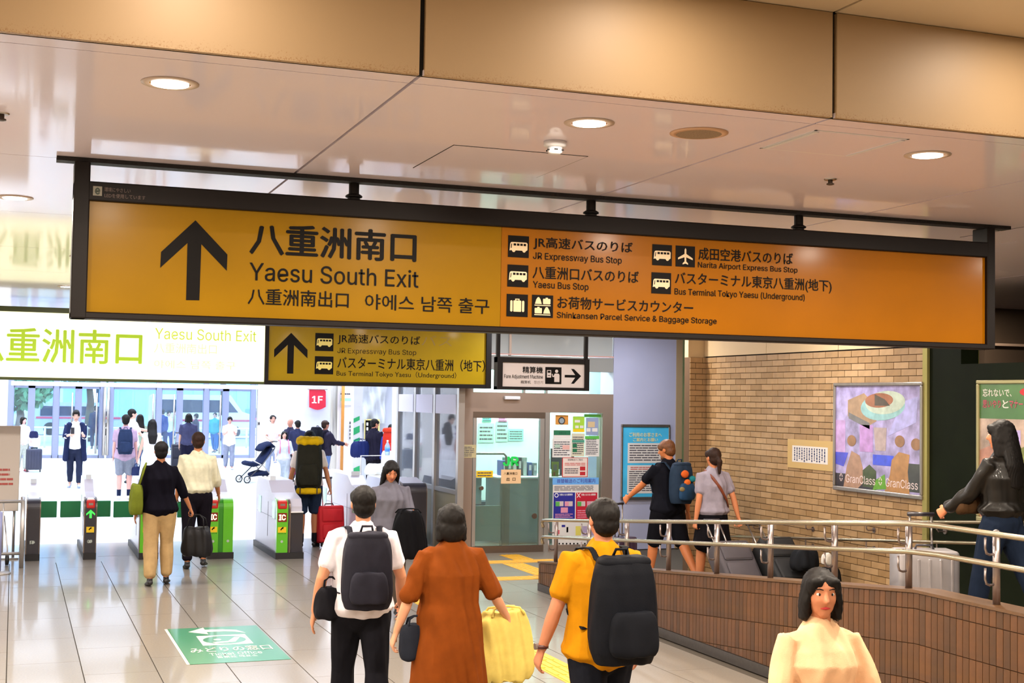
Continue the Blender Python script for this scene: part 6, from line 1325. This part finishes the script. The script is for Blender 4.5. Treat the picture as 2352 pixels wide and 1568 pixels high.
for k, (dx, dy, z0_, w_, h_, hx, lb) in enumerate(((0, 0, .2, .6, .36, 'B8A890', 'brown cardboard coloured case on the luggage trolley'), (-.05, 0, .56, .55, .22, 'C8C8C4', 'grey and white blanket heaped on the luggage trolley'), (.2, 0, .75, .26, .3, 'E4E4E8', 'white sack on top of the luggage trolley'))):
    handbag(lb, (q.x + dx, q.y + dy, z0_ + h_), hx, w_, .4, h_, rz=.3, drop=0, name='luggage_load', hnd=False, fold=.012, grp='loads on the luggage trolley')
t = thing('water_bottle', 'clear water bottle with blue label on the luggage trolley', 'bottle', (q.x + .1, q.y - .25, .98)); B().lathe((q.x + .1, q.y - .25, .98), [(.05, 0), (.055, .03), (.055, .2), (.02, .27), (.02, .3)], 16).build('bottle_body', GLASS('bottle_clear', 'C8DCF0', .4), t, smooth=True); B().lathe((q.x + .1, q.y - .25, .98), [(.057, .08), (.057, .17)], 16).build('bottle_label', M('label_blue', '3C78D0', .4), t, smooth=True); B().lathe((q.x + .1, q.y - .25, .98), [(.022, .29), (.022, .32)], 12).build('bottle_cap', m_white, t)
P = person('man in white tee reaching out his arm, seen beyond the mauve tee', *atY((305, 940), 34)[:2], 0, atY((305, 940), 34)[2], -80, ('tee', 'F0F0F8', .88, .02, 1), ('trousers', '3C4058', .012, 2), lv=FAR, arms=((60, 6, 20, 0), (30, 6, 30, 0)), skin='D0A090')
P = person('long haired woman in a sage green top between two men in the hall', *atY((322, 952), 35)[:2], 0, atY((322, 952), 35)[2], 4, ('tee', '8CA090', .86, .02, 0), ('trousers', '506080', .012, 2), lv=FAR, hair=('long', 'black'), fem=True, skin='D0A090')
# outside on the pavement
for (px, py, Y, hx, hb_, face, lb) in ((220, 932, 55, '1C2848', '1C2848', 0, 'man in a dark navy suit outside on the pavement, back to us'), (374, 940, 53, '28407C', '243058', 20, 'person in a blue jacket outside behind the middle doors'), (388, 945, 54, 'C8D4F0', '3C4C80', 200, 'person in pale blue outside behind the middle doors'),
        (404, 942, 55, 'A8C0E0', '7088B8', 190, 'person in light grey blue outside by a door frame'), (494, 948, 52, '38A0A8', '3068A0', 150, 'person in teal shirt outside behind the right doors'), (507, 942, 53, 'DCE4F4', '486C9C', 10, 'person in white outside behind the right doors'), (450, 958, 50, '2C3048', '1C2034', 60, 'person in black outside behind the patterned tee')):
    x, y, zt = atY((px, py), Y); zt = min(max(zt, 1.5), 1.8)
    person(lb, x, y, 0, zt, face, ('tee', hx, .86, .02, 2), ('trousers', hb_, .012, 2), lv=.016, skin='C89888', legs=((10, 6), (-10, 12)), hair=('short', 'black'), group='people outside the doors')
